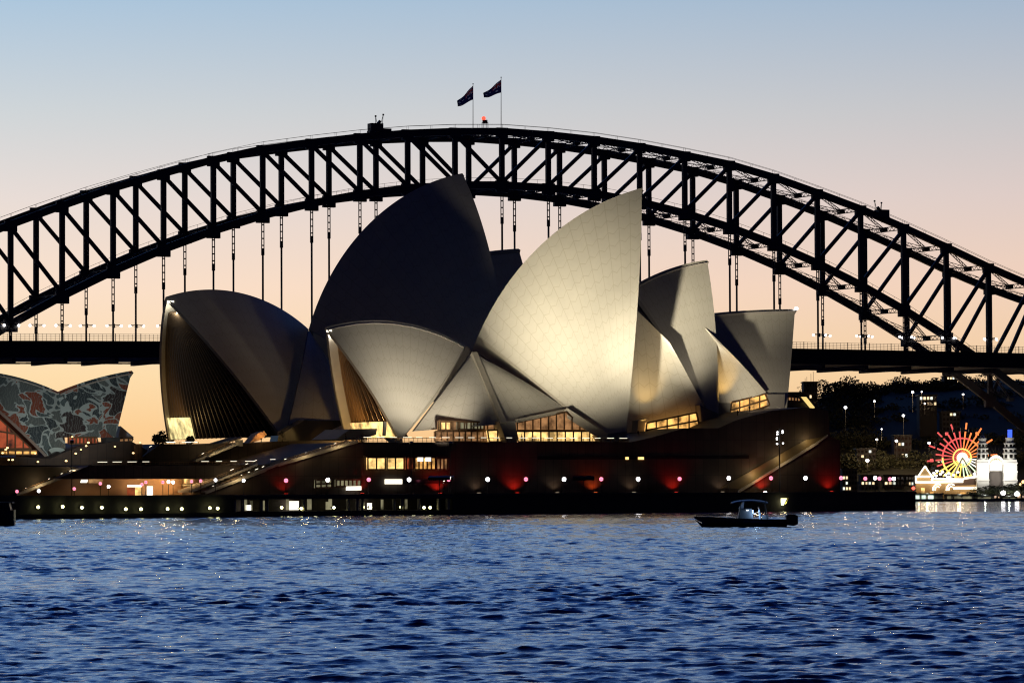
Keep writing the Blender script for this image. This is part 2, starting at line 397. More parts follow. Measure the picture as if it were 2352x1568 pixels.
    for off in (0, 30):
        m = MB()
        for k in range(1, 27):
            for e in (-.7, .7):
                m.beam(bp(bs(k), off + e, tz(k) + 2.5), bp(bs(k + 1), off + e, tz(k + 1) + 2.5), .10, .10)
                for q in (0, .5):
                    s = bs(k) + PAN * q; z = tz(k) * (1 - q) + tz(k + 1) * q; m.beam(bp(s, off + e, z + 1), bp(s, off + e, z + 2.5), .07, .07, BT)
        m.build('top_handrail', STEEL, root)
        m = MB()
        for k in range(3, 25):
            m.beam(bp(bs(k), off - .6, bz(k) + 2.6), bp(bs(k + 1), off - .6, bz(k + 1) + 2.6), .10, .10)
            for q in (0, .25, .5, .75):
                s = bs(k) + PAN * q; z = bz(k) * (1 - q) + bz(k + 1) * q; m.beam(bp(s, off - .6, z + 1), bp(s, off - .6, z + 2.6), .07, .07, BT)
        m.build('lower_handrail', STEEL, root)
    return root
bridge()

def bonp(x, y, off): return onplane(x, y, bp(0, off, 0), BN)
def flags():
    navy = pbsdf('flag_navy', (.02, .022, .10), .8); wht = pbsdf('flag_white', (.8, .72, .7), .8); red = pbsdf('flag_red', (.6, .05, .04), .8)
    for mm in (navy, wht, red):
        t = mm.node_tree; b = t.nodes['Principled BSDF']; tr = nd(t, 'ShaderNodeBsdfTranslucent'); mx = nd(t, 'ShaderNodeMixShader'); mx.inputs[0].default_value = .5
        tr.inputs[0].default_value = b.inputs['Base Color'].default_value; o_ = t.nodes['Material Output']
        t.links.new(b.outputs[0], mx.inputs[1]); t.links.new(tr.outputs[0], mx.inputs[2]); t.links.new(mx.outputs[0], o_.inputs[0])
    for (x, yb, yt, off, hoist, fly, lab) in ((1151, 300, 178, 0, (183, 213), ((1110, 218)), 'tall flagpole on the arch crown with the higher dark ensign streaming left'),
                                         (1086.5, 300, 193, 30, (197, 229), ((1050, 236)), 'flagpole left of the red beacon with the lower drooping dark ensign')):
        b, t = bonp(x, yb, off), bonp(x, yt, off)
        r = thing('flagpole', b, lab, 'flagpole', 'flagpoles on top of the arch')
        MB().tube(b, t, .14, 8, .09).ball(t, .22).build('pole', BLACK, r, True)
        m = MB(); nu, nv = 28, 16; G = np.zeros((nv + 1, nu + 1, 3)); h0, h1 = bonp(x, hoist[0], off), bonp(x, hoist[1], off)
        e = bonp(fly[0], fly[1] - 2, off)
        for j in range(nv + 1):
            for i in range(nu + 1):
                u, v = i / nu, j / nv; top = h0 + (e - h0) * u; bot = h1 + (e + (h1 - h0) * (.42 if off else .36) - h1) * u
                p = top * (1 - v) + bot * v; G[j, i] = p + BN * .5 * math.sin(u * 9 + v * 2) * u + V(0, 0, .35 * math.sin(u * 7 + .5) * u)
        m.grid(G)
        k = 0
        for j in range(nv):
            for i in range(nu):
                u, v = (i + .5) / nu * 2, (j + .5) / nv * 2
                if u < 1 and v < 1:
                    d = min(abs(u - v), abs(u - 1 + v)); c = min(abs(u - .5), abs(v - .5))
                    m.m[k] = 2 if c < .07 else 1 if c < .15 else 2 if d < .05 else 1 if d < .13 else 0
                elif (u - .5) ** 2 + (v - 1.5) ** 2 < .02 or any((u - a) ** 2 + (v - b) ** 2 < .008 for a, b in ((1.5, .35), (1.5, 1.65), (1.25, .95), (1.75, .8), (1.6, 1.1))): m.m[k] = 1
                k += 1
        m.build('flag', [navy, wht, red], r, True)
    b = bonp(1114, 298, 8)
    r = thing('beacon_light', b, 'glowing red aircraft warning beacon on a short lattice stand between the flagpoles', 'beacon')
    m = MB()
    for a in (-.8, .8):
        for c in (-.8, .8): m.beam(b + BT * a + BN * c - V(0, 0, 1), b + BT * a + BN * c + V(0, 0, 2.7), .16, .16, BT)
    m.build('stand', BLACK, r)
    MB().tube(b + V(0, 0, 2.2), b + V(0, 0, 3.4), .95, 10).build('drum', pbsdf('red_paint', (.5, .03, .02), .4), r)
    MB().ball(b - BT * .5 + V(0, 0, 4.0), .75).build('red_bulb', emit('beacon_red', (1, .07, .04), 2.4), r, True)
    for (x, y, sg, off, lab) in ((866, 300, 1, 0, 'dark maintenance crane sitting on the arch left of the flags'), (2022, 497, -1, 0, 'dark maintenance crane perched on the descending right side of the arch')):
        b = bonp(x, y, off); r = thing('maintenance_crane', b, lab, 'crane', 'maintenance cranes on the arch'); A = (BT, BN, V(0, 0, 1))
        MB().box(b - BT * sg * .6 + V(0, 0, 1.0), 4.6, 3.5, 2.8, A).box(b + BT * sg * 2.6 + V(0, 0, .2), 4.5, 3, 1.0, A).box(b - BT * sg * 2.2 - V(0, 0, 1.2), 2, 3, 2.0, A).build('cabin', STEEL, r)
        m = MB()
        for q, h in ((-.2, 5.0), (1.6, 5.6)):
            f = b + BT * sg * q + V(0, 0, 1.8); tip = b + BT * sg * (q * 1.6 - .2) + V(0, 0, h)
            m.beam(f - BT * .35, tip, .14, .14); m.beam(f + BT * .35, tip, .14, .14); m.box(tip, .5, .5, .6, A)
        m.build('jib', STEEL, r); MB().beam(b + V(0, 0, 2), b + BT * sg * 1.2 + V(0, 0, 3.4), .9, .9).build('winch', STEEL, r)
flags()
def bridge_lamps():
    spots = [(k, 0) for k in (4, 5, 6, 7, 20, 21, 22, 23, 24, 25)] + [(k, 30) for k in (5, 6, 7, 22, 23, 24, 25, 26)]
    spots = sorted(spots, key=lambda s: px(bp(bs(s[0]), s[1], 60))[0]); proto = None
    for i, (k, off) in enumerate(spots):
        loc = bp(bs(k), off - 1.1, dz(bs(k)) + (5.4 if off == 0 else 6.6))
        lab = '%s twin-globe street lamp from the left along the bridge deck' % ORD[i]
        if proto is None:
            proto = r = thing('bridge_lamp', loc, lab, 'street lamp', 'street lamps on the bridge hangers')
            MB().beam(loc - BT * 2.6 + V(0, 0, .35), loc + BT * 2.6 + V(0, 0, .35), .22, .22).beam(loc - BT * 2.0 + V(0, 0, .2), loc + BT * .2 - V(0, 0, .5), .12, .12).beam(loc + BT * 2.0 + V(0, 0, .2), loc - BT * .2 - V(0, 0, .5), .12, .12).box(loc, .5, .4, 1.4, (BT, BN, V(0, 0, 1))).build('arm', BLACK, r)
            for s in (-1, 1): MB().ball(loc + BT * 2.5 * s, .42).build('globe', E_WHITE, r, True)
        else: dup(proto, loc, lab)
bridge_lamps()

# ------------------------------------------------------------------ roof shells: pieces of spheres whose ribs fan out from a pedestal
def slerp(c, a, b, s):
    a = a - c; b = b - c; R = np.linalg.norm(a); w = math.acos(float(np.clip(a @ b / R / np.linalg.norm(b), -1, 1)))
    return c + (math.sin((1 - s) * w) * a + math.sin(s * w) * b) / math.sin(w)
class Shell:
    def __init__(s, A, Mi, B, P, phi, off, w, k=1.0, Pb=None, thick=.9):
        s.t, s.n, s.P0 = fr(phi, off); s.k = k; s.kf = k; s.thick = thick
        s.a, s.m, s.b = [onplane(*q, s.P0, s.n) for q in (A, Mi, B)]
        s.p = onplane(*P, s.P0 - s.n * w, s.n); s.pb = onplane(*Pb, s.P0 - s.n * w, s.n) if Pb else s.p
        q = [V((v - s.P0) @ s.t, v[2]) for v in (s.a, s.m, s.b)]
        Mx = np.array([2 * (q[1] - q[0]), 2 * (q[2] - q[0])]); rh = V(q[1] @ q[1] - q[0] @ q[0], q[2] @ q[2] - q[0] @ q[0])
        c2 = np.linalg.solve(Mx, rh); s.r = np.linalg.norm(q[0] - c2); s.cc = s.P0 + s.t * c2[0] + V(0, 0, c2[1])
        d = s.p - s.cc; e = (d @ d - s.r ** 2) / (2 * (d @ s.n)); s.c = s.cc + s.n * e
        an = lambda v: math.atan2(v[2] - s.cc[2], (v - s.cc) @ s.t)
        s.u0, s.u1 = an(s.a), an(s.b)
        if s.u1 - s.u0 > math.pi: s.u1 -= 2 * math.pi
        if s.u0 - s.u1 > math.pi: s.u1 += 2 * math.pi
    def pt(s, t, v):
        u = s.u0 + (s.u1 - s.u0) * t
        q = s.cc + s.r * (math.cos(u) * s.t + math.sin(u) * V(0, 0, 1)); p = s.p + (s.pb - s.p) * t
        if s.k >= .999 and s.pb is s.p: return slerp(s.c, q, p, v)
        return (1 - s.k) * (q + (p - q) * v) + s.k * slerp(s.c, q, p, v)
    def mir(s, p): return p + s.n * 2 * ((s.P0 - p) @ s.n)
    def mesh(s, far=False, t0=0., t1=1., v1=.985, NT=40, NV=30, ribs=14, out=0.):
        m = MB(); f = s.mir if far else (lambda p: p); k0 = s.k; s.k = s.kf if far else k0
        T = np.linspace(t0, t1, NT); Vv = np.linspace(0, v1, NV); O = np.zeros((NT, NV, 3)); I = O.copy(); UV = np.zeros((NT, NV, 2))
        L = np.linalg.norm(s.a - s.p)
        for i, t in enumerate(T):
            for j, v in enumerate(Vv):
                p = s.pt(t, v); d = (p - s.c) / np.linalg.norm(p - s.c)
                O[i, j] = f(p + d * out); I[i, j] = f(p - d * s.thick); UV[i, j] = (t * ribs, v * L / 3.6)
        fl = (np.cross(O[1, 0] - O[0, 0], O[0, 1] - O[0, 0]) @ (O[0, 0] - f(s.c))) < 0
        m.grid(O, UV, 0, fl); m.grid(I, None, 1, not fl)
        for e in ((O[0], I[0]), (O[-1], I[-1]), (O[:, -1], I[:, -1])):
            m.grid(np.stack(e), None, 1)
        s.k = k0
        return m
    def build(s, parent, mats, far=True, ribs=14, label=None):
        o = s.mesh(False, ribs=ribs).build('roof_shell', mats, parent, True)
        if label: o['label'] = label
        if far: s.mesh(True, ribs=ribs).build('roof_shell', mats, parent, True)
        return o
def patch(c, bulge, N=18, dirn=None):
    # four corners (top-left, top-right, bottom-right, bottom-left), bulged towards the harbour
    c = [np.asarray(p) for p in c]; G = np.zeros((N, N, 3)); d = -PN * .8 + V(0, 0, .6) if dirn is None else dirn
    for i in range(N):
        for j in range(N):
            u, v = i / (N - 1), j / (N - 1)
            G[i, j] = (c[0] * (1 - u) + c[1] * u) * (1 - v) + (c[3] * (1 - u) + c[2] * u) * v + d * bulge * math.sin(math.pi * v) * math.sin(math.pi * (.5 + (u - .5) * .7))
    return G
def side_shell(parent, c, bulge, name='side_shell', mats=None, thick=.7):
    m = MB(); G = patch(c, bulge); UV = np.stack(np.meshgrid(np.linspace(0, 6, 18), np.linspace(0, 8, 18), indexing='ij'), -1)
    m.grid(G, UV, 0); m.grid(G + PN * thick, None, 1)
    for e in (G[0], G[-1], G[:, 0], G[:, -1]): m.grid(np.stack([e, e + PN * thick]), None, 1)
    return m.build(name, mats or [TILE, CONC], parent, True)
def quad(pts, off): return [pp(x, y, off) for x, y in pts]
def window(parent, pts, off, mat, nmul=6, nrow=1, name='window', fr_w=.11, deep=.5, frame=BRONZE, depth_off=None):
    # a lit pane set back in a frame: pts = four pixel corners tl, tr, br, bl on the plane "off"
    q = quad(pts, off); m = MB(); m.prism([p + PN * deep for p in q], PN * .3)
    w = m.build(name, mat, parent)
    f = MB(); tl, tr, br, bl = q; xa, xb = min(p[0] for p in pts), max(p[0] for p in pts)
    for i in range(nmul + 1):
        x = xa + .01 + (xb - xa - .02) * i / nmul; ys = []
        for (x0, y0), (x1, y1) in zip(pts, pts[1:] + pts[:1]):
            if min(x0, x1) <= x <= max(x0, x1) and x0 != x1: ys.append(y0 + (y1 - y0) * (x - x0) / (x1 - x0))
        if len(ys) >= 2 and max(ys) - min(ys) > 1: f.beam(pp(x, min(ys), off), pp(x, max(ys), off), fr_w, .3, PT)
    f.beam(tl, bl, fr_w, .28, PT); f.beam(tr, br, fr_w, .28, PT)
    for i in range(nrow + 1):
        v = i / nrow; f.beam(tl + (bl - tl) * v, tr + (br - tr) * v, fr_w * .9, .34)
    if w.parent is not None and w.parent.parent is None:
        ORG[w.name] = ORG[parent.name]; f.build('frame', frame, w)
    return w
def led(parent, a, b, off, gap=.3, seg=2.9, r=.085, off2=None, name='handrail_light', skip=0.):
    p, q = pp(*a, off), pp(*b, off if off2 is None else off2); L = np.linalg.norm(q - p); n = max(1, int(L / seg)); m = MB()
    for i in range(n):
        if i and RNG.random() < skip: continue
        u0, u1 = i / n + gap / n, (i + 1) / n - gap / n * RNG.random()
        m.beam(p + (q - p) * u0, p + (q - p) * u1, r, r)
    return m.build(name, E_LED, parent)

# ---- the front theatre
def theatre():
    root = thing('opera_theatre', pp(1180, 1120, 30), 'front hall with floodlit cream shell roofs above the lit terrace', 'theatre')
    f1 = Shell((748, 752), (900, 738), (1084, 804), (919, 1013), 28, 30, 13)
    f2 = Shell((1474, 432), (1210, 596), (1085, 804), (1432, 1043), 28, 30, 21)
    f3 = Shell((1624, 597), (1530, 620), (1440, 665), (1650, 990), 28, 30, 15)
    f4 = Shell((1826, 710), (1730, 712), (1596, 724), (1806, 950), 28, 30, 12, Pb=(1772, 930))
    f1.build(root, [TILE, CONC], ribs=16, label='small cream shell opening to the left with a lit glass mouth')
    f2.build(root, [TILE, CONC], ribs=17, label='tallest cream sail, brightly floodlit')
    f3.build(root, [TILE, CONC], ribs=12, label='third sail, half lit and half in shadow')
    f4.build(root, [TILE, CONC], ribs=12, label='rightmost low sail with a dark top')
    f1.mesh(t0=.955, t1=1.0, v1=.97, NT=6, out=.18).build('edge_band', [EDGE, EDGE], root, True)
    f2.mesh(t0=.945, t1=1.0, v1=.93, NT=6, out=.18).build('edge_band', [EDGE, EDGE], root, True)
    f3.mesh(t0=.955, t1=1.0, v1=.93, NT=6, out=.18).build('edge_band', [EDGE, EDGE], root, True)
    # side shells between the sails
    ap = pp(1086, 812, 22)
    side_shell(root, [ap, ap, pp(1152, 974, 9), pp(950, 990, 18)], 1.6)
    side_shell(root, [ap + PT * .2, ap + PT * .3, pp(1312, 946, 15), pp(1160, 974, 9)], 1.4)
    m = MB().prism([pp(1146, 968, 8), pp(1184, 966, 8), pp(1188, 1016, 8), pp(1164, 1016, 8)], PN * 3); m.build('pedestal', CONC, root)
    MB().beam(ap - PN * .4, pp(1156, 973, 8), 1.3, 1.0).build('edge_beam', EDGE, root)
    MB().beam(pp(1296, 944, 13), pp(1392, 1006, 9), 1.6, 1.8).build('edge_beam', EDGE, root)
    MB().beam(pp(1186, 966, 8.4), pp(1304, 941, 13), .7, .7).build('edge_beam', EDGE, root)
    s = pp(1440, 690, 25)
    side_shell(root, [s, pp(1538, 786, 18.5), pp(1626, 952, 15.6), pp(1440, 1012, 18)], .5)
    MB().prism([pp(1466, 965, 15), pp(1492, 960, 14.6), pp(1484, 1012, 14.6), pp(1462, 1012, 15)], PN * 2.5).build('pedestal', CONC, root)
    MB().prism([pp(1608, 930, 14), pp(1650, 950, 14.4), pp(1652, 1000, 14.4), pp(1614, 1000, 14)], PN * 2.5).build('pedestal', CONC, root)
    side_shell(root, [pp(1596, 730, 24), pp(1650, 782, 19), pp(1760, 901, 17.5), pp(1652, 938, 19)], .6)
    MB().prism([pp(1646, 925, 18.5), pp(1681, 925, 18.2), pp(1676, 985, 18.2), pp(1648, 985, 18.5)], PN * 2.5).build('pedestal', CONC, root)
    MB().prism([pp(1762, 905, 18), pp(1803, 905, 18.4), pp(1800, 960, 18.4), pp(1768, 960, 18)], PN * 2).build('pedestal', CONC, root)
    # glazed foyers under the side shells, lit from inside
    window(root, [(1008, 966), (1136, 970), (1136, 988), (1008, 988)], 12, E_DIM, 8)
    window(root, [(1012, 968), (1036, 968), (1036, 987), (1012, 987)], 11.6, E_WARM2, 2)
    window(root, [(1052, 968), (1112, 969), (1112, 986), (1052, 986)], 11.6, E_OLIVE, 4)
    window(root, [(1120, 988), (1160, 986), (1166, 1014), (1124, 1014)], 10, E_WARM2, 2)
    window(root, [(1000, 990), (1122, 990), (1124, 1014), (1000, 1014)], 12, E_DIM, 9)
    window(root, [(1186, 990), (1352, 990), (1392, 1014), (1190, 1014)], 10.5, E_WARM2, 11)
    window(root, [(1188, 970), (1300, 946), (1350, 988), (1188, 988)], 11.5, E_DIM, 9)
    window(root, [(1486, 971), (1600, 947), (1608, 984), (1482, 1004)], 13, E_WARM, 5, 2)
    window(root, [(1681, 924), (1758, 904), (1768, 930), (1676, 960)], 18, E_WARM, 4, 2)
    MB().prism([pp(1370, 1000, 9), pp(1440, 990, 9), pp(1440, 1016, 9), pp(1380, 1016, 9)], PN * 4).build('pedestal', CONC, root)
    # bronze mullioned glass in the mouth of the left shell
    def mouth(S, rows, lit, n=13, inset=2.2, top=.1, fold=2.5, mull=BRONZE, bot=.86, warm=E_WARM2):
        g = MB(); mu = MB()
        G = []
        for v in np.linspace(top, .97, 14):
            a = S.pt(0, v); k0 = S.k; S.k = S.kf; b = S.mir(S.pt(0, v)); S.k = k0; a = a - S.t * -inset * 1; b = b - S.t * -inset
            a = a + S.n * .9; b = b - S.n * .9
            G.append([a + (b - a) * u - S.t * fold * math.sin(math.pi * u) * max(0, v - .3) for u in np.linspace(0, 1, n)])
        G = np.array(G); g.grid(G); g.grid(G + S.t * .25, flip=True); g.build('glass_wall', GLASSD, root_)
        for i in range(n):
            for j in range(len(G) - 1): mu.beam(G[j, i] - S.t * .2, G[j + 1, i] - S.t * .2, .30, .75, S.t)
        mu.build('mullion', mull, root_)
        if not lit: return G
        i0 = int(bot * 14)
        l = MB(); L0 = G[i0:, :lit] - S.t * .95; l.grid(L0); l.grid(L0 + S.t * .2, flip=True); l.build('lit_foyer', warm, root_)
        return G
    global root_; root_ = root; theatre.mouth = mouth
    G = mouth(f1, 6, 13, n=12, inset=2.6, top=.12, bot=.80)
    tip = f1.pt(0, .012)
    MB().box(tip + f1.t * .6 - V(0, 0, .5), 1.1, .9, .45).build('tip_lamp', E_BRT, root)
    MB().box(f1.mir(f1.pt(0, .10)) * .5 + f1.pt(0, .10) * .5 + f1.t * 2.2, 1.4, 1.2, .5).build('tip_lamp', E_BRT, root)
    lamp('POINT', f1.pt(0, .08) * .5 + f1.mir(f1.pt(0, .08)) * .5 + f1.t * .6, 500, (1, .95, .78), root, radius=.3)
    lamp('POINT', f1.pt(0, .93) * .5 + f1.mir(f1.pt(0, .93)) * .5 - f1.t * 4.0, 3200, (1, .62, .22), root, radius=.4)
    # warm floor lamps in the gaps between the sails
    lamp('SPOT', pp(1476, 985, 12.5), 6000, (1, .60, .16), root, pp(1488, 885, 18), 40, .9, .3)
    lamp('SPOT', pp(1662, 943, 14), 4500, (1, .60, .16), root, pp(1663, 870, 19), 40, .9, .3)
    MB().box(pp(1826, 710, 30) + V(.3, 0, .15), .7, .7, .5).build('tip_lamp', E_WHITE, root)
    # concrete plinth under the glass mouth
    MB().prism([pp(804, 985, 16), pp(866, 984, 16), pp(864, 998, 16), pp(822, 1010, 16), pp(772, 1008, 16)], PN * 12).build('plinth', CONC, root)
    MB().beam(pp(882, 1000, 14), pp(884, 968, 14), .5, .6, PT).build('plinth', CONC, root)
    return f1, f2, f3, f4
F1, F2, F3, F4 = theatre()

# ---- the dark concert hall behind
def concert():
    global root_
    root = thing('concert_hall', fr(34, 85)[2] + PT * 30, 'larger rear hall with unlit dark blue shell roofs and ribbed glass mouth', 'concert hall'); root_ = root
    b1 = Shell((380, 682), (545, 671), (709, 756), (655, 1014), 34, 85, 26, k=.25); b1.kf = .55
    b2 = Shell((1062, 398), (868, 495), (709, 756), (1172, 1032), 34, 85, 23)
    b3 = Shell((1191, 571), (1150, 574), (1040, 592), (1290, 990), 34, 85, 16)
    b1.build(root, [TILE, CONC], ribs=16, label='low dark shell at left opening over a glass wall')
    b2.build(root, [TILE, CONC], ribs=18, label='tallest dark sail in the middle')
    b3.build(root, [TILE, CONC], ribs=10, label='dark sail peeping between the two tall ones')
    ap = fr(34, 80)[0]
    a = onplane(709, 760, fr(34, 77)[2], fr(34, 77)[1])
    side_shell(root, [a, a + PT * .2, pp(830, 985, 52), pp(655, 1008, 56)], 3.0)
    MB().prism([pp(640, 1000, 54), pp(700, 964, 54), pp(800, 966, 54), pp(836, 1016, 54), pp(636, 1018, 54)], PN * 4).build('foyer_wall', GLASSD, root)
    G = theatre.mouth(b1, 6, 0, n=26, inset=1.5, top=.13, fold=5.0, mull=pbsdf('dark_bronze', (.11, .075, .05), .5), bot=.82, warm=E_OLIVE)
    # the one bright corner of the foyer
    q = G[11:, 17:26] - b1.t * 1.1; m = MB(); m.grid(q); m.grid(q + b1.t * .2, flip=True); m.build('lit_foyer', emit('foyer_cream', (1, .80, .34), 1.0, .7, .35), root)
    m = MB().box(b1.pt(0, .02) + b1.t * .7 - V(0, 0, .6), 1.5, 1.2, .6); m.build('tip_lamp', E_BRT, root)
    c = b1.pt(0, .12) * .5 + b1.mir(b1.pt(0, .12)) * .5
    MB().box(c + b1.t * 2.4, 2.2, 1.8, .5).build('tip_lamp', E_BRT, root)
    lamp('POINT', c + b1.t * .4, 700, (1, .95, .72), root, radius=.3)
    lamp('POINT', b1.mir(b1.pt(0, .9)) * .75 + b1.pt(0, .9) * .25 - b1.t * 6, 1100, (1, .62, .22), root, radius=.4)
    # low curved foyer roof at the far right end, with one lit edge
    m = MB(); pts = [(1798, 935), (1802, 908), (1830, 907), (1858, 920), (1874, 940)]
    m.prism([pp(*p, 40) for p in pts], PN * 14); m.build('foyer_roof', DARKC, root)
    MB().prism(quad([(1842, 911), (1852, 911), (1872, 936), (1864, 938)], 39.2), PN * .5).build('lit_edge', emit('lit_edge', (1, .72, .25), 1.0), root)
    window(root, [(1803, 910), (1834, 912), (1846, 922), (1803, 920)], 39.4, E_DIM, 6)
    return b1, b2
B1, B2 = concert()

# ---- the small restaurant hall at the left edge
def restaurant():
    root = thing('restaurant_hall', pp(120, 1060, 44), 'low restaurant shells at the left edge with projected patterns painted in pale and rust', 'restaurant')
    r1 = Shell((-118, 850), (20, 861), (133, 899), (113, 1050), 28, 44, 9, Pb=(152, 1047))
    r2 = Shell((303, 851), (212, 871), (133, 899), (261, 1020), 28, 44, 8)
    r1.build(root, [ART, CONC], label='left patterned shell over the orange lit entrance')
    r2.build(root, [ART, CONC], label='right patterned shell rising to a point')
    m = MB(); G = patch([pp(133, 900, 43.6), pp(137, 906, 43), pp(262, 1005, 36.2), pp(146, 1004, 38)], .25); m.grid(G, np.zeros((18, 18, 2))); m.grid(G + PN * .6, None, 1)
    m.build('side_shell', [ART, CONC], root, True)
    MB().prism([pp(277, 978, 52), pp(308, 1004, 52), pp(272, 1004, 52)], PN * 5).build('rear_gable', pbsdf('slate_tile', (.30, .32, .38), .5), root)
    m = MB()
    for q in range(9):
        a = 1.15 + (q - 4) * .17; c = pp(130, 1042, 33.5)
        m.beam(c + PT * math.cos(a + .42) * 1.6 + V(0, 0, math.sin(a + .42) * 1.1 - .6), c + PT * math.cos(a + .42) * 2.6 + V(0, 0, math.sin(a + .42) * 1.9 - .6), .5, .4)
    m.build('pedestal', pbsdf('pale_stone', (.4, .46, .42), .7), root)
    MB().prism(quad([(110, 1036), (150, 1036), (144, 1066), (118, 1066)], 35), PN * 3).build('pedestal', DARKC, root)
    MB().prism(quad([(244, 1004), (276, 1004), (274, 1030), (246, 1030)], 36), PN * 3).build('pedestal', DARKC, root)
    window(root, [(158, 1004), (222, 1004), (226, 1019), (158, 1019)], 36, E_REDW, 8)
    window(root, [(274, 1006), (306, 1006), (296, 1028), (274, 1028)], 40, E_DIM, 3)
    window(root, [(-150, 905), (0, 962), (72, 1030), (-150, 1030)], 40, E_REDW, 12, 2)
    window(root, [(-150, 1034), (86, 1034), (86, 1044), (-150, 1044)], 33.5, E_WARM, 14)
restaurant()

# ------------------------------------------------------------------ podium, stairs and quay
GZ = 3.9                                                     # height of the promenade above the water
def quay_pt(x, z=0., yb=None):
    # the quay's front runs straight from (40, 1192) to (2103, 1170) in the picture
    a, b = at(40, 1192, 684), at(2103, 1170, 881); v = ray(x, 1150); A = v[0] / v[1]
    # intersection with the quay line in plan
    d = b - a; s = (a[0] - A * a[1]) / (A * d[1] - d[0]); p = a + d * s; return V(p[0], p[1], z)
QD = quay_pt(2103) - quay_pt(40); QD = QD / np.linalg.norm(QD); QN = V(-QD[1], QD[0], 0)
def promenade():
    pts = [quay_pt(-900), quay_pt(2103), quay_pt(2103) + QN * 70, pp(2010, 1100, 150) * V(1, 1, 0), pp(-900, 1100, 150) * V(1, 1, 0)]
    pts = [V(p[0], p[1], GZ - .02) - QN * -.4 for p in pts]
    o = MB().prism(pts[::-1], V(0, 0, -.55)).build('promenade', PAVE); setting(o)
promenade()
def quay():
    r = thing('sea_wall', quay_pt(1000), 'long dark sea wall below the promenade with a pillared arcade left of centre', 'sea wall')
    def seg(x0, x1, back=0., z0=-1.2, z1=GZ, th=2.0, mat=DARKC, name='wall'):
        p, q = quay_pt(x0) + QN * back, quay_pt(x1) + QN * back
        return MB().prism([V(p[0], p[1], z0), V(q[0], q[1], z0), V(q[0], q[1], z1), V(p[0], p[1], z1)], QN * th).build(name, mat, r)
    seg(-900, 538); seg(1040, 2103); seg(500, 1110, 9, mat=GRAN, name='arcade_back_wall')
    seg(538, 1040, 0, -1.2, .95, 9.0, name='arcade_floor'); seg(538, 1040, -.3, GZ - .75, GZ + .05, 9.2, name='arcade_slab')
    seg(-900, 538, -.9, -1.2, .8, .9, name='ledge'); seg(1040, 2103, -.25, GZ - .35, GZ + .12, 2.2, name='coping'); seg(-900, 537, -.25, GZ - .35, GZ + .12, 2.2, name='coping')
    e = quay_pt(2103); MB().prism([V(e[0], e[1], -1.2) + QD * .02, V(e[0], e[1], GZ) + QD * .02, V(e[0], e[1], GZ) + QD * .02 + QN * 70, V(e[0], e[1], -1.2) + QD * .02 + QN * 70], -QD * 2).build('end_wall', DARKC, r)
    for x in (541, 560, 603, 616, 700, 802, 823, 835, 908, 926, 965, 1010, 1032):
        p = quay_pt(x) + QN * .35; MB().tube(p + V(0, 0, -1.2), p + V(0, 0, GZ - .7), .32, 8).build('pillar', CONC, r, True)
    for x, w, h, mt in ((645, 5, 22, E_OLIVE), (637, 18, 12, E_BRT), (728, 7, 30, E_OLIVE), (742, 30, 20, E_BRT), (778, 11, 30, E_OLIVE), (820, 9, 18, E_OLIVE), (826, 8, 34, E_OLIVE), (632, 6, 30, E_OLIVE), (671, 10, 22, E_OLIVE), (548, 6, 26, E_OLIVE), (900, 9, 16, E_OLIVE), (916, 12, 14, E_BRT), (1000, 5, 22, E_OLIVE), (945, 5, 22, E_OLIVE)):
        p = quay_pt(x) + QN * 7.6; k = np.linalg.norm(p) / FL; zc = 1.15 + h * k / 2
        MB().box(p + V(0, 0, zc), w * k, .3, h * k, (QD, QN, V(0, 0, 1))).build('lit_door', mt, r)
    for x in (640, 700, 760, 840, 920, 985):
        p = quay_pt(x) + QN * 4; lamp('POINT', p + V(0, 0, GZ - 1.3), 22, (1, .95, .55), r, radius=.25)
    return r
quay()
def slab(name, parent, pts, off, thick, mat): return MB().prism([pp(x, y, off) for x, y in pts], PN * thick).build(name, mat, parent)
def base(x, off=0): return px(atz(x, off, GZ))[1]
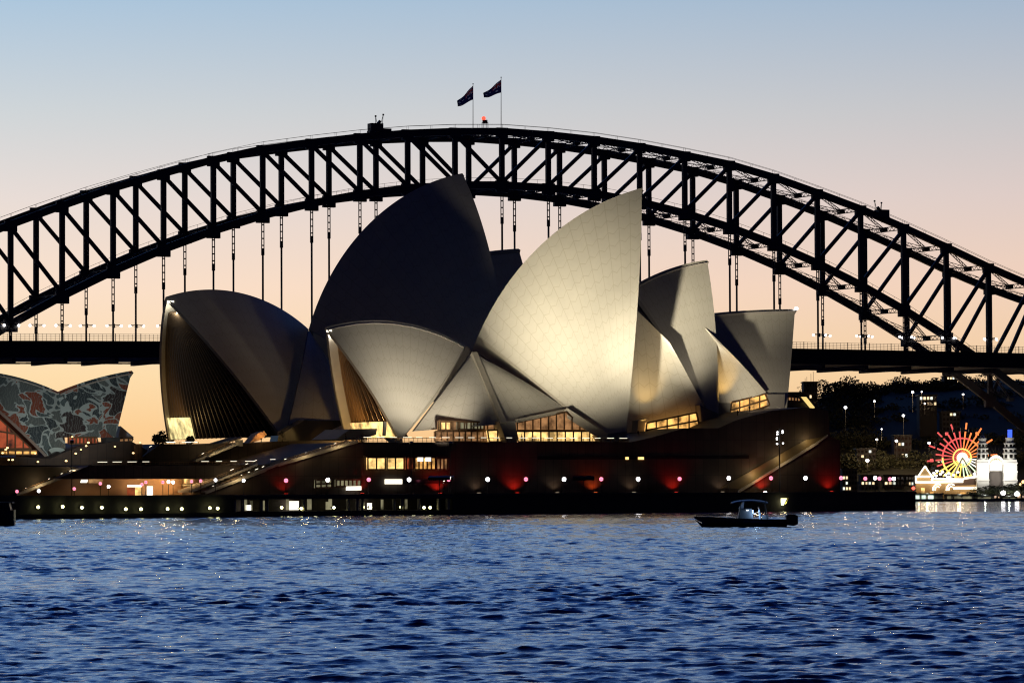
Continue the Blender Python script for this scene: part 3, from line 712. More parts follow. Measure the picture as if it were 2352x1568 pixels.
def podium():
    r = thing('podium', pp(1400, 1134, 0) * V(1, 1, 0) + V(0, 0, GZ), 'massive dark granite podium under the sails with slit windows and diagonal stairs', 'podium')
    B = lambda x, o=0: (x, base(x, o) + 1.5)
    slab('wall', r, [(474, 1131), (612, 1079), (640, 1067), (820, 1015), (1450, 1015), (1480, 1008), (1572, 983), (1650, 983), (1692, 964), (1772, 943), (1850, 935), (1902, 942), (1906, 1002), (1930, 1012), B(1930), B(474)], 0, 46, GRAN)
    slab('upper_terrace', r, [(305, 1066), (345, 1036), (370, 1019), (460, 1019), (560, 1018), (640, 1013), (830, 1010), (830, 1066)], 32, 80, GRAN)
    slab('terrace', r, [(-300, 1050), (60, 1049), (112, 1054), (180, 1026), (262, 1014), (300, 1012), (340, 1034), (305, 1068), (-300, 1068)], 30, 60, GRAN)
    slab('concourse_front', r, [(205, 1069), (640, 1067), (592, 1099), (130, 1099)], 2, 26, GRAN)
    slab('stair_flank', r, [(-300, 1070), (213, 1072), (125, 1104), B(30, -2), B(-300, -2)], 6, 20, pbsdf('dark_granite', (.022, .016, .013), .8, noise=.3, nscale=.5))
    slab('concourse_back_wall', r, [(20, 1097), (600, 1097), B(600, 12), B(20, 12)], 12, 1, pbsdf('tan_wall', (.35, .22, .13), .8, noise=.2, nscale=.4))
    # stair strings (pale bands) with steps climbing behind them
    def string(a, b, off, th=7, nm='stair_string'):
        (x0, y0), (x1, y1) = a, b
        s = MB().prism([pp(x0, y0, off), pp(x1, y1, off), pp(x1, y1 + th, off), pp(x0, y0 + th, off)], PN * .6).build(nm, CONC, r)
        m = MB(); n = 22
        for i in range(n):
            u = (i + .5) / n; p = pp(x0 + (x1 - x0) * u, y0 + (y1 - y0) * u + 3, off)
            m.box(p + PN * 3.4, 1.25 * np.linalg.norm(pp(x1, y1, off) - pp(x0, y0, off)) / n, 5.5, .45, (PT, PN, V(0, 0, 1)))
        ORG[s.name] = ORG[r.name]; m.build('step', CONC, s)
    string((474, 1127), (612, 1075), -.4); string((640, 1064), (822, 1010), -.4); string((612, 1075), (640, 1064), -.4, 5)
    string((438, 1126), (592, 1064), 1.2, 5); string((40, 1132), (126, 1099), -.4 + 5.6); string((126, 1099), (214, 1069), 5.2)
    string((450, 1056), (546, 1016), 30, 5); string((480, 1046), (546, 1018), 29, 4); string((484, 1024), (556, 1002), 33, 4)
    string((1697, 1126), (1880, 1013), -.5, 6); string((1880, 1013), (1902, 998), -.5, 4)
    slab('stair_soffit', r, [(1655, 1120), (1700, 1122), (1896, 1002), (1850, 1010)], -.15, .1, pbsdf('bronze_soffit', (.12, .085, .04), .6))
    MB().box(pp(549, 1017, 29.5), 1.4, .8, 1.3, (PT, PN, V(0, 0, 1))).build('stair_post', CONC, r)
    # railings: posts, lit handrail tubes
    def rail(a, b, off, n, drop, lit=True, skip=0.):
        m = MB()
        for i in range(n + 1):
            p = pp(a[0] + (b[0] - a[0]) * i / n, a[1] + (b[1] - a[1]) * i / n, off); m.beam(p, p - V(0, 0, drop), .07, .07, PT)
        p, q = pp(*a, off), pp(*b, off); m.beam(p - V(0, 0, .12), q - V(0, 0, .12), .10, .10)
        for h in (.45, .75): m.beam(p - V(0, 0, h), q - V(0, 0, h), .04, .05)
        m.build('railing', BRONZE, r)
        if lit: led(r, a, b, off - .15, skip=skip)
    rail((826, 1003.5), (1443, 1006), .6, 60, 1.1); rail((214, 1060.5), (586, 1058.5), 2.4, 34, .9, skip=.08); rail((368, 1014.5), (456, 1014.5), 33, 8, .9, skip=.1)
    for a, b, o in (((645, 1057), (824, 1001), .4), ((480, 1119), (610, 1069), .4), ((50, 1124), (120, 1096), 5.4), ((130, 1091), (208, 1065), 5.4), ((320, 1036), (366, 1016), 33), ((455, 1046), (540, 1008), 31), ((450, 1110), (590, 1056), 2)):
        rail(a, b, o, 14, .9, lit=False)
        led(r, a, b, o - .15, seg=1.6, r=.09, gap=.5, skip=.68)
    led(r, (612, 1055), (640, 1054), .2, skip=.1)
    for x0, x1 in ((374, 404), (408, 440), (446, 456)): led(r, (x0, 1015.5), (x1, 1015.5), 32)
    # unseen point lamps added to wash the stair flanks
    for a, o, pw in (((545, 1095), -1.6, 160), ((700, 1040), -1.6, 130), ((780, 1018), -1.6, 130), ((90, 1110), 4.2, 110), ((170, 1080), 4.2, 110), ((500, 1032), 27.5, 150), ((540, 1016), 27, 60), ((1740, 1092), -1.8, 140), ((1800, 1054), -1.8, 120), ((1862, 1014), -1.8, 110)):
        lamp('POINT', pp(a[0], a[1] - 2, o), pw * 1.5, (1, .74, .36), r, radius=.2)
    # lit slits and windows in the granite
    window(r, [(845, 1050), (885, 1050), (885, 1078), (845, 1078)], -.75, E_WARM2, 2, 1, fr_w=.12, deep=.35); window(r, [(889, 1050), (928, 1050), (928, 1078), (889, 1078)], -.75, E_WARM2, 2, 1, fr_w=.12, deep=.35)
    window(r, [(933, 1050), (950, 1050), (950, 1078), (933, 1078)], -.75, E_REDW, 2, 1, fr_w=.12, deep=.35); window(r, [(953, 1050), (1000, 1050), (1000, 1078), (953, 1078)], -.75, E_WARM, 5, 1, fr_w=.12, deep=.35)
    window(r, [(1003, 1052), (1028, 1052), (1028, 1078), (1003, 1078)], -.75, E_DIM, 3, 1, fr_w=.12, deep=.35)
    slab('window_hood', r, [(840, 1046), (1034, 1046), (1034, 1050), (840, 1050)], -1.2, 1.1, GRAN)
    for x in (960, 978): slab('lit_panel', r, [(x, 1050), (x + 12, 1050), (x + 12, 1059), (x, 1059)], -1.0, .2, E_BRT)
    window(r, [(725, 1102), (762, 1101), (762, 1119), (725, 1120)], -.75, E_OLIVE, 3, 2, fr_w=.12, deep=.35); window(r, [(772, 1101), (829, 1101), (829, 1116), (772, 1117)], -.75, E_OLIVE, 6, 1, fr_w=.12, deep=.35)
    slab('lit_panel', r, [(796, 1116.5), (830, 1116), (830, 1125), (796, 1125.5)], -.95, .3, E_BRT); slab('lit_panel', r, [(885, 1100), (924, 1100), (924, 1111), (885, 1111)], -.5, .3, E_BRT)
    slab('recess', r, [(926, 1101), (1026, 1101), (1026, 1110), (926, 1110)], -.1, .08, GLASSD); slab('recess', r, [(1235, 1047), (1720, 1045), (1720, 1053), (1235, 1055)], -.1, .08, GLASSD)
    for x, w in ((1437, 7), (1466, 13)): slab('lit_panel', r, [(x, 1049), (x + w, 1049), (x + w, 1055), (x, 1055)], -.25, .14, E_WARM2)
    # bars along the lower concourse
    for q, mt in (([(294, 1113), (327, 1113), (325, 1118), (294, 1118)], E_BRT), ([(294, 1119), (310, 1119), (310, 1139), (294, 1139)], E_REDW), ([(312, 1119), (324, 1119), (324, 1139), (312, 1139)], E_WARM2),
                  ([(339, 1116), (351, 1116), (351, 1137), (339, 1137)], E_BRT), ([(188, 1101), (202, 1101), (200, 1108), (186, 1108)], E_BRT), ([(204, 1100), (236, 1100), (236, 1109), (204, 1109)], E_DIM), ([(424, 1099), (444, 1099), (444, 1110), (424, 1110)], E_WARM), ([(437, 1094), (452, 1094), (450, 1097), (437, 1097)], E_WARM2), ([(420, 1112), (448, 1112), (446, 1115), (420, 1115)], E_WARM2)):
        slab('lit_bar', r, q, 9.5, .4, mt)
    for x, pw in ((318, 260), (372, 420), (398, 420), (430, 500), (215, 120)): lamp('POINT', pp(x, 1104, 8.5), pw, (1, .58, .22), r, radius=.3)
    # tapering lit canopy beside the dark hall's foyer
    slab('canopy', r, [(572, 1018), (590, 996), (607, 990), (613, 998), (598, 1010)], 33, 3, pbsdf('tan_canopy', (.5, .3, .16), .7)); lamp('POINT', pp(604, 1000, 31.5), 130, (1, .55, .2), r, radius=.2)
    return r
podium()

def terrace_lights():
    proto = None; L = [(6, 1040), (13, 1032), (17, 1028), (20, 1055.5), (29, 1055.5), (81, 1041), (87, 1060), (152, 1058), (166, 1002.6), (174, 1041), (186, 1032), (198, 1023.6), (203, 1016), (264, 1025), (306, 1040), (322, 1016)]
    for i, (x, y) in enumerate(L):
        p = pp(x, y, 27.5 if y > 1006 else 35.5); lab = '%s small amber lamp from the left around the restaurant terrace' % ORD[i]
        if proto is None:
            proto = r = thing('terrace_lamp', p, lab, 'lamp', 'amber lamps around the restaurant terrace')
            MB().ball(p, .24, 8, 6, .7).build('bulb', emit('amber_bulb', (1, .62, .25), 3.0), r, True); MB().tube(p - V(0, 0, .9), p - V(0, 0, .1), .05, 6).build('post', BLACK, r)
            lamp('POINT', p - PN * .4, 14, (1, .55, .2), r, radius=.15)
        else: dup(proto, p, lab, scale=.8 + .4 * ((i * 7) % 5) / 5)
    m = MB().prism([pp(x, y, 28) for x, y in ((309, 1019), (327, 1019), (327, 1056), (309, 1056))], PN * 4); tag(m.build('lift_tower', GRAN), 'short dark square lift tower on the terrace between the two roof groups', 'tower')
    for x, y, w, sd, lab in ((372, 1012, 1.3, 3, 'dark clipped shrub left of the glowing foyer corner'), (360, 1018, 1.0, 4, 'smaller dark shrub further left of the glowing foyer corner'), (436, 1013, .8, 6, 'small dark shrub right of the glowing foyer corner')):
        g = pp(x, 1019, 36); r = thing('shrub', g, lab, 'shrub', 'shrubs on the terrace'); rg = np.random.default_rng(sd); m = MB()
        for _ in range(260):
            d = rg.normal(size=3); d /= np.linalg.norm(d); p = g + V(0, 0, w) + d * w * (.5 + .6 * rg.random()); a = rg.normal(size=3) * .16; b = rg.normal(size=3) * .16; m.add([p - a, p - b, p + a, p + b], [(0, 1, 2, 3)])
        m.build('foliage', pbsdf('shrub_leaf', (.035, .045, .022), .9), r); MB().tube(g, g + V(0, 0, w), .06, 6).build('stem', BLACK, r)
terrace_lights()

# ------------------------------------------------------------------ lamps on the promenade and quay
def globe_lamps():
    P = [(39, 1128, 'p'), (89, 1127, 'w'), (170.6, 1122, 'p'), (230.5, 1110, 'p'), (249.5, 1117, 'w'), (326, 1112, 'p'), (335, 1107, 'p'), (374, 1107, 'p'), (387, 1106, 'w'), (397.5, 1107, 'w'), (440, 1105, 'p'), (461, 1104, 'p'), (495, 1102, 'w'), (559.5, 1103, 'w'),
         (657, 1103, 'p'), (753, 1101.7, 'w'), (847, 1101, 'p'), (939.6, 1101, 'w'), (1031, 1100, 'p'), (1120, 1100, 'w'), (1208, 1099.6, 'p'), (1295.6, 1099.6, 'w'), (1381, 1099, 'p'), (1465.7, 1099, 'w'), (1561, 1098.7, 'p'), (1674, 1097.6, 'w'), (1771, 1097.6, 'p'), (1850, 1097.6, 'w'), (1932, 1097.6, 'p'), (1987.5, 1098, 'p'), (2010, 1097.6, 'w'), (2020, 1098.5, 'p'), (2044, 1099, 'p'), (2053, 1099, 'w')]
    proto = {}; cnt = {'p': 0, 'w': 0}
    for x, y, c in P:
        o = -7 if x > 480 else 4.5 if x < 130 else 2 if x > 200 else 0
        if x > 1940: o = 4
        top = pp(x, y, o - (8 if x < 480 else 0)); loc = V(top[0], top[1], GZ); h = top[2] - GZ; nm = 'pink' if c == 'p' else 'white'
        lab = '%s %s globe lamp from the left on the promenade posts' % (ORD[cnt[c]], nm); cnt[c] += 1
        rad = .42 if x > 560 else .32
        key = (c, round(h, 1), rad)
        if key not in proto:
            r = proto[key] = thing('promenade_lamp', loc, lab, 'lamp post', '%s globe lamps along the promenade' % nm)
            MB().tube(loc, loc + V(0, 0, h - .2), .07, 6).build('post', BLACK, r)
            m = MB().ball(loc + V(0, 0, h), rad, 12, 8); m.build('globe', E_PINK if c == 'p' else E_WHITE, r, True)
            MB().tube(loc + V(0, 0, h - .03), loc + V(0, 0, h + .03), rad + .02, 12).build('band', BLACK, r)
        else: dup(proto[key], loc, lab)
    top = pp(2098, 1120.6, 6); loc = V(top[0], top[1], GZ)
    r = thing('navigation_lamp', loc, 'small red lamp on a post at the right tip of the quay', 'lamp')
    MB().tube(loc, top, .08, 6).build('post', BLACK, r); MB().ball(top, .38, 12, 8).build('red_globe', E_RED, r, True)
globe_lamps()
def uplights():
    S = [(657, .35, 'red'), (832, .45, 'red'), (1011, 1.1, 'red'), (1188, .9, 'red'), (1368, .8, 'orange'), (1553, .8, 'red'), (1757, .9, 'red'), (1910, .7, 'red'), (1280, .12, 'pale'), (1100, .12, 'pale'), (1456, .12, 'pale'), (1660, .12, 'pale')]
    cnt = {}
    for x, s, c in S:
        p = atz(x, -1.4, GZ); cnt[c] = cnt.get(c, 0) + 1
        lab = {'red': '%s red uplight from the left glowing at the foot of the granite wall' % ORD[cnt[c] - 1], 'orange': 'orange uplight glowing at the foot of the granite wall', 'pale': '%s faint pale uplight from the left at the foot of the wall' % ORD[cnt[c] - 1]}[c]
        r = thing('uplight', p, lab, 'uplight', 'uplights along the podium wall')
        col = {'red': (1, .03, .015), 'orange': (1, .12, .02), 'pale': (1, .75, .5)}[c]
        MB().box(p + V(0, 0, .12), .9, .4, .24, (PT, PN, V(0, 0, 1))).build('housing', BLACK, r)
        MB().box(p + V(0, 0, .26), .7, .22, .04, (PT, PN, V(0, 0, 1))).build('lens', emit('uplight_' + c, col, 2.5 * min(1, s + .3)), r)
        lamp('SPOT', p + V(0, 0, .45), 1000 * s, col, r, p + PN * .7 + V(0, 0, 2.6), 122, .9, .2)
uplights()
def quay_lamps():
    L = [(87.8, 1164), (144, 1163), (188.3, 1165), (234, 1165), (289, 1168.5), (324, 1168.5), (385, 1168), (417.5, 1168), (482, 1166), (500, 1167), (647, 1165), (692, 1167), (767, 1165), (834, 1164), (851, 1164), (921, 1164), (974, 1165), (988, 1165)]
    proto = None
    for i, (x, y) in enumerate(L):
        q = quay_pt(x) - QN * (1.3 if x < 540 else -1.2); d = q[1]; p = at(x, y, d)
        lab = '%s yellow-green lamp from the left low along the sea wall' % ORD[i]
        if proto is None:
            proto = r = thing('quay_lamp', p, lab, 'lamp', 'yellow lamps along the sea wall')
            MB().ball(p, .27, 10, 8).build('bulb', E_YEL, r, True); MB().tube(p + QN * .2, p + QN * .5, .25, 8).beam(p + QN * .3, p + QN * 1.0, .12, .12).build('bracket', BLACK, r)
            lamp('POINT', p - QN * .45, 8, (1, .95, .35), r, radius=.2)
        else: dup(proto, p, lab)
    # bright fan-shaped wall light and white lamp behind the motor boat
    q = quay_pt(1798) - QN * .8; p = at(1798, 1150, q[1]); k = q[1] / FL
    r = thing('wall_light', p, 'bright yellow fan-shaped light fixed on the sea wall right of the boat', 'light')
    MB().prism([at(x, y, q[1]) for x, y in ((1789, 1143), (1808, 1143), (1802, 1155), (1800, 1160), (1796, 1160), (1794, 1154))], QN * .3).build('reflector', emit('fan_light', (1, .95, .5), 2.4), r)
    m = MB()
    for a, b in (((1786, 1144), (1792, 1157)), ((1811, 1143), (1804, 1157)), ((1786, 1143), (1811, 1143))): m.beam(at(*a, q[1] - .1), at(*b, q[1] - .1), .14, .14)
    m.build('bracket', pbsdf('yellow_paint', (.5, .42, .1), .5), r); lamp('POINT', p - QN * .6 - V(0, 0, .4), 50, (1, .9, .45), r, radius=.2)
    q = quay_pt(1757) + QN * 2; p = at(1757.5, 1131.8, q[1]); loc = V(p[0], p[1], GZ)
    r = thing('bollard_lamp', loc, 'bright white lamp at the promenade edge straight above the boat', 'lamp')
    MB().tube(loc, p, .1, 8).build('post', BLACK, r); MB().ball(p, .42, 12, 8).build('bulb', E_WHITE, r, True)
    top = pp(1790, 985, -8); loc = V(top[0], top[1], GZ)
    r = thing('light_mast', loc, 'tall slim dark mast with a column of small white lights in front of the podium', 'mast')
    MB().tube(loc, top, .16, 8, .1).build('pole', BLACK, r)
    for x, y in ((1785.5, 992), (1785.5, 997), (1784.5, 1005.5), (1784.5, 1009), (1785, 1019), (1797.5, 989.5), (1797.5, 993.5), (1798.5, 1017.5)):
        e = pp(x, y, -8); MB().ball(e, .19, 8, 6, .8).build('mast_light', E_WHITE, r, True)
    m = MB()
    for y in (990, 997, 1006, 1018): m.beam(pp(1785, y, -7.9), pp(1798, y, -7.9), .1, .1)
    m.build('cross_arm', BLACK, r)
quay_lamps()
# floodlights that light the sails
def floodlights():
    FLD = [((1010, 1128), -44, pp(1445, 570, 30), 900000, 35, 1.0, (1, .90, .68), 'left floodlight near the quay edge aimed at the right edge of the tallest cream sail'),
           ((1020, 1128), -42, pp(1650, 690, 26), 380000, 15, 1.0, (1, .91, .70), 'added left floodlight near the quay edge aimed past the tallest sail at the third sail'),  # extra narrow beam added to brighten the third sail's right face
           ((1340, 1128), -28, pp(1190, 640, 24), 25000, 46, 1.0, (1, .90, .66), 'floodlight near the quay edge aimed up at the middle of the tallest cream sail'),
           ((1035, 1128), -8, F1.pt(.70, .34), 42000, 58, 1.0, (1, .90, .72), 'tall floodlight mast aimed at the right end of the small cream shell'),
           ((945, 1128), -8, F1.pt(.32, .36), 16000, 54, 1.0, (1, .90, .72), 'tall floodlight mast aimed at the left end of the small cream shell'),
           ((1466, 1001), 5, pp(1505, 730, 28), 9000, 60, 1.0, (1, .88, .62), 'added small fill light on the terrace corner aimed up at the shaded third sail'),  # added fill that lifts the shadow on the third sail
           ((1694, 954), 3, pp(1505, 715, 27), 5200, 52, 1.0, (1, .88, .68), 'added small fill light on the podium roof aimed back at the shaded third sail'),  # second added fill, softening the same shadow from the right
           ((1722, 945), 4, F4.pt(.12, .5), 9000, 90, 1.0, (1, .88, .66), 'small floodlight on the podium roof aimed at the rightmost low sail'),
           ((600, 1017), 33, B1.pt(.30, .70), 30, 70, 1.0, (1, .88, .75), 'small floodlight on the upper terrace aimed at the dark left shell'),
           ((165, 1128), -20, pp(150, 935, 38), 52000, 36, .9, (.95, 1, .98), 'added tall floodlight mast at the left aimed at the patterned restaurant shells')]  # added lamp in place of the projector, lights the painted artwork
    for (x, y), off, tgt, pw, size, bl, col, lab in FLD:
        lo = y > 1100; g = atz(x, off, GZ) if lo else pp(x, y, off); h = g + V(0, 0, 10.3 if 'mast' in lab else 3.2 if lo else .9)
        r = thing('floodlight', g, lab, 'floodlight', 'floodlights on the promenade')
        MB().tube(g, h, .09, 6).build('post', BLACK, r)
        d = (tgt - h) / np.linalg.norm(tgt - h)
        q = 1 if lo else .5; wd = 4.4 if 'quay edge' in lab else .7 * q; MB().beam(h - d * .5 * q, h + d * .2 * q, wd, .6 * q).build('housing', BLACK, r)
        lamp('SPOT', h + d * .5, pw, col, r, tgt, size, bl, 2.2 if 'quay edge' in lab else .9 if lo else .4)
floodlights()

# ------------------------------------------------------------------ far shore: wooded hill, houses, amusement park
SHORE = .7
def hill():
    prof = [(1500, 1140), (1700, 1060), (1800, 945), (1860, 925), (1884, 921), (1916, 913), (1940, 902), (1990, 902), (2020, 894), (2050, 884), (2120, 881), (2170, 880), (2300, 872), (2500, 880), (2900, 930)]
    G = []
    for x, y in prof:
        row = []
        for j in range(9):
            u = j / 8; d = 1560 + 260 * u; top = at(x, y, 1820)[2]
            z = 2 + (top - 2) * (1 - (1 - u) ** 1.5); A = ray(x, 1100); row.append(V(A[0] / A[1] * d, d, z))
        for dd in (2100,): row.append(V(A[0] / A[1] * dd, dd, 1))
        G.append(row)
    m = MB(); m.grid(np.array(G)); o = m.build('hill', pbsdf('dark_soil', (.022, .024, .016), .95, noise=.4, nscale=.05), smooth=True); setting(o)
    # flat shore in front of it
    a, b, c, d = at(1700, 1120, 1478), at(3200, 1120, 1478), at(3200, 1120, 1640), at(1700, 1120, 1640)
    o = MB().prism([V(p[0], p[1], .7) for p in (a, b, c, d)], V(0, 0, -1.9)).build('far_shore', pbsdf('shore_ground', (.05, .045, .04), .9, noise=.3, nscale=.3)); setting(o)
    w = MB().prism([at(1700, 1120, 1477)[:2].tolist() + [-1.], at(3200, 1120, 1477)[:2].tolist() + [-1.], at(3200, 1120, 1477)[:2].tolist() + [.95], at(1700, 1120, 1477)[:2].tolist() + [.95]], V(0, .9, 0)).build('sea_wall', DARKC)
    tag(w, 'low distant shore wall below the amusement park', 'sea wall')
hill()
LEAF = pbsdf('dark_leaves', (.065, .070, .035), .8, noise=.6, nscale=.4); BARK = pbsdf('bark', (.05, .035, .025), .9)
def tree_mesh(name, seed, h, w, n, conic=False, palm=False):
    rg = np.random.default_rng(seed); t = MB(); c = MB()
    t.tube(V(0, 0, -1), V(.2, 0, h * .55), .35 * h / 10, 8, .16 * h / 10)
    if palm:
        for i in range(26):
            a = rg.random() * 6.28; e = rg.random() * 1.5 - .4; L = w * (.8 + .3 * rg.random()); p = V(.2, 0, h)
            for j in range(6):
                q = p + V(math.cos(a) * math.cos(e), math.sin(a) * math.cos(e), math.sin(e)) * L / 6; c.beam(p, q, .45, .08); p = q; e -= .33
        t.tube(V(.2, 0, h * .5), V(.2, 0, h), .25, 8)
    else:
        for i in range(7):
            a = i * .9 + rg.random(); z = h * (.3 + .06 * i); t.tube(V(.1, 0, z * .8), V(math.cos(a) * w * .55, math.sin(a) * w * .55, z + h * .2), .13 * h / 10, 5, .04)
        lob = [(V(rg.normal(0, w * .42), rg.normal(0, w * .42), h * (.48 + .42 * rg.random())), w * (.28 + .25 * rg.random())) for _ in range(13)]
        for i in range(n):
            if conic:
                z = rg.random() ** .8; layer = round(z * 9) / 9; rr = w * (1 - layer) * (.35 + .65 * rg.random()) + .1; a = rg.random() * 6.28
                p = V(rr * math.cos(a), rr * math.sin(a), h * (.12 + .88 * layer) - rr * .18)
            else:
                ce, R = lob[rg.integers(len(lob))]; d = rg.normal(size=3); d /= np.linalg.norm(d); p = ce + d * R * (.6 + .45 * rg.random()) * V(1, 1, .72)
            a, b = rg.normal(size=3), rg.normal(size=3); a /= np.linalg.norm(a); b = np.cross(a, b); b /= np.linalg.norm(b); s = (.035 if not conic else .03) * h * (.6 + .8 * rg.random())
            c.add([p - a * s, p - b * s * .6, p + a * s, p + b * s * .6], [(0, 1, 2, 3)])
    return t, c
def make_tree(name, loc, seed, h, w, n, lab, group=None, **k):
    r = thing(name, loc, lab, 'tree', group); t, c = tree_mesh(name, seed, h, w, n, **k)
    for mb, nm, mt in ((t, 'trunk', BARK), (c, 'crown', LEAF)):
        mb.v = [tuple(np.asarray(p) + ORG[r.name]) for p in mb.v]; mb.build(nm, mt, r)
    return r
def trees():
    crest = [(1868, 936, 1), (1893, 912, .9), (1912, 915, 1.1), (1930, 905, 1.2), (1950, 898, 1), (1972, 897, .9), (1995, 897, 1.1), (2017, 888, 1.1), (2038, 879, 1.0), (2062, 876, 1.1), (2088, 876, .9), (2112, 874, 1.1), (2136, 876, 1), (2160, 872, 1.1), (2188, 872, 1), (2215, 874, 1.1), (2245, 872, 1), (2278, 870, 1.2), (2315, 872, 1), (2345, 874, 1.1)]
    protos = []
    for i, (x, y, s) in enumerate(crest):
        d = 1795 + 20 * math.sin(i * 2.3); top = at(x, y, d); loc = V(top[0], top[1], top[2] - 13.5 * s)
        lab = '%s dark leafy tree from the left on the crest of the hill' % ORD[i]
        if i < 3: protos.append(make_tree('hill_tree', loc, 20 + i, 14, 7.5 + .6 * i, 1500, lab, 'trees along the hill crest')); protos[-1].scale = (s,) * 3
        else: dup(protos[i % 3], loc, lab, rz=i * 1.3, scale=s)
    k = 0
    for row, (d, y0) in enumerate(((1775, 908), (1745, 934), (1718, 958), (1690, 982), (1640, 1024), (1605, 1070))):
        for j in range(13):
            x = 1905 + j * 37 + 17 * (row % 2) + RNG.normal(0, 6); u = (d - 1560) / 260; s = .75 + .5 * RNG.random()
            g = at(x, y0 + RNG.normal(0, 8), d); lab = '%s dark tree from the left in the %s row down the wooded slope' % (ORD[j], ('top', 'second highest', 'third highest', 'middle', 'second lowest', 'bottom')[row])
            dup(protos[k % 3], V(g[0], g[1], g[2] - 8 * s), lab, 'trees on the hillside', rz=k * .7, scale=s); k += 1
    for j in range(14):
        x = 1560 + j * 24; g = at(x, 1128 - 13 * j + 12 * math.sin(j * 2.1), 1690 + 8 * (j % 5)); s = .8 + .05 * (j % 6)
        dup(protos[j % 3], V(g[0], g[1], g[2] - 9 * s), '%s dark tree from the left on the hill flank behind the podium' % ORD[j], 'trees on the hillside', rz=j * 1.1, scale=s)
    for i, (x, y, d, s, lab) in enumerate(((2290, 1116, 1482, .85, 'dark spreading fig tree left of centre in front of the park gate'), (2318, 1112, 1484, 1.0, 'broad dark fig tree standing below the tower with the blue spire'), (2346, 1108, 1486, 1.0, 'dark fig tree at the right picture edge near the shore'))):
        top = at(x, y, d); dup(protos[i], V(top[0], top[1], SHORE), lab, 'fig trees on the far shore', rz=i * 2., scale=(s * 1.0, s, (top[2] - SHORE) / 13.5))
    for x, y in ((2228, 1127), (2243, 1130)):
        top = at(x, y, 1480); make_tree('palm_tree', V(top[0], top[1], SHORE), int(x), top[2] - 1.7, 2.6, 0, 'small palm on the far shore %s of the gate pillar' % ('well left' if x < 2235 else 'just left'), 'palms on the far shore', palm=True)
    g = pp(648, 1012, 30); make_tree('conifer_tree', g, 5, 2.9 + (pp(648, 986, 30)[2] - g[2] - 2.9), 1.15, 900, 'small dark conifer on the terrace in front of the dark hall', conic=True)
trees()
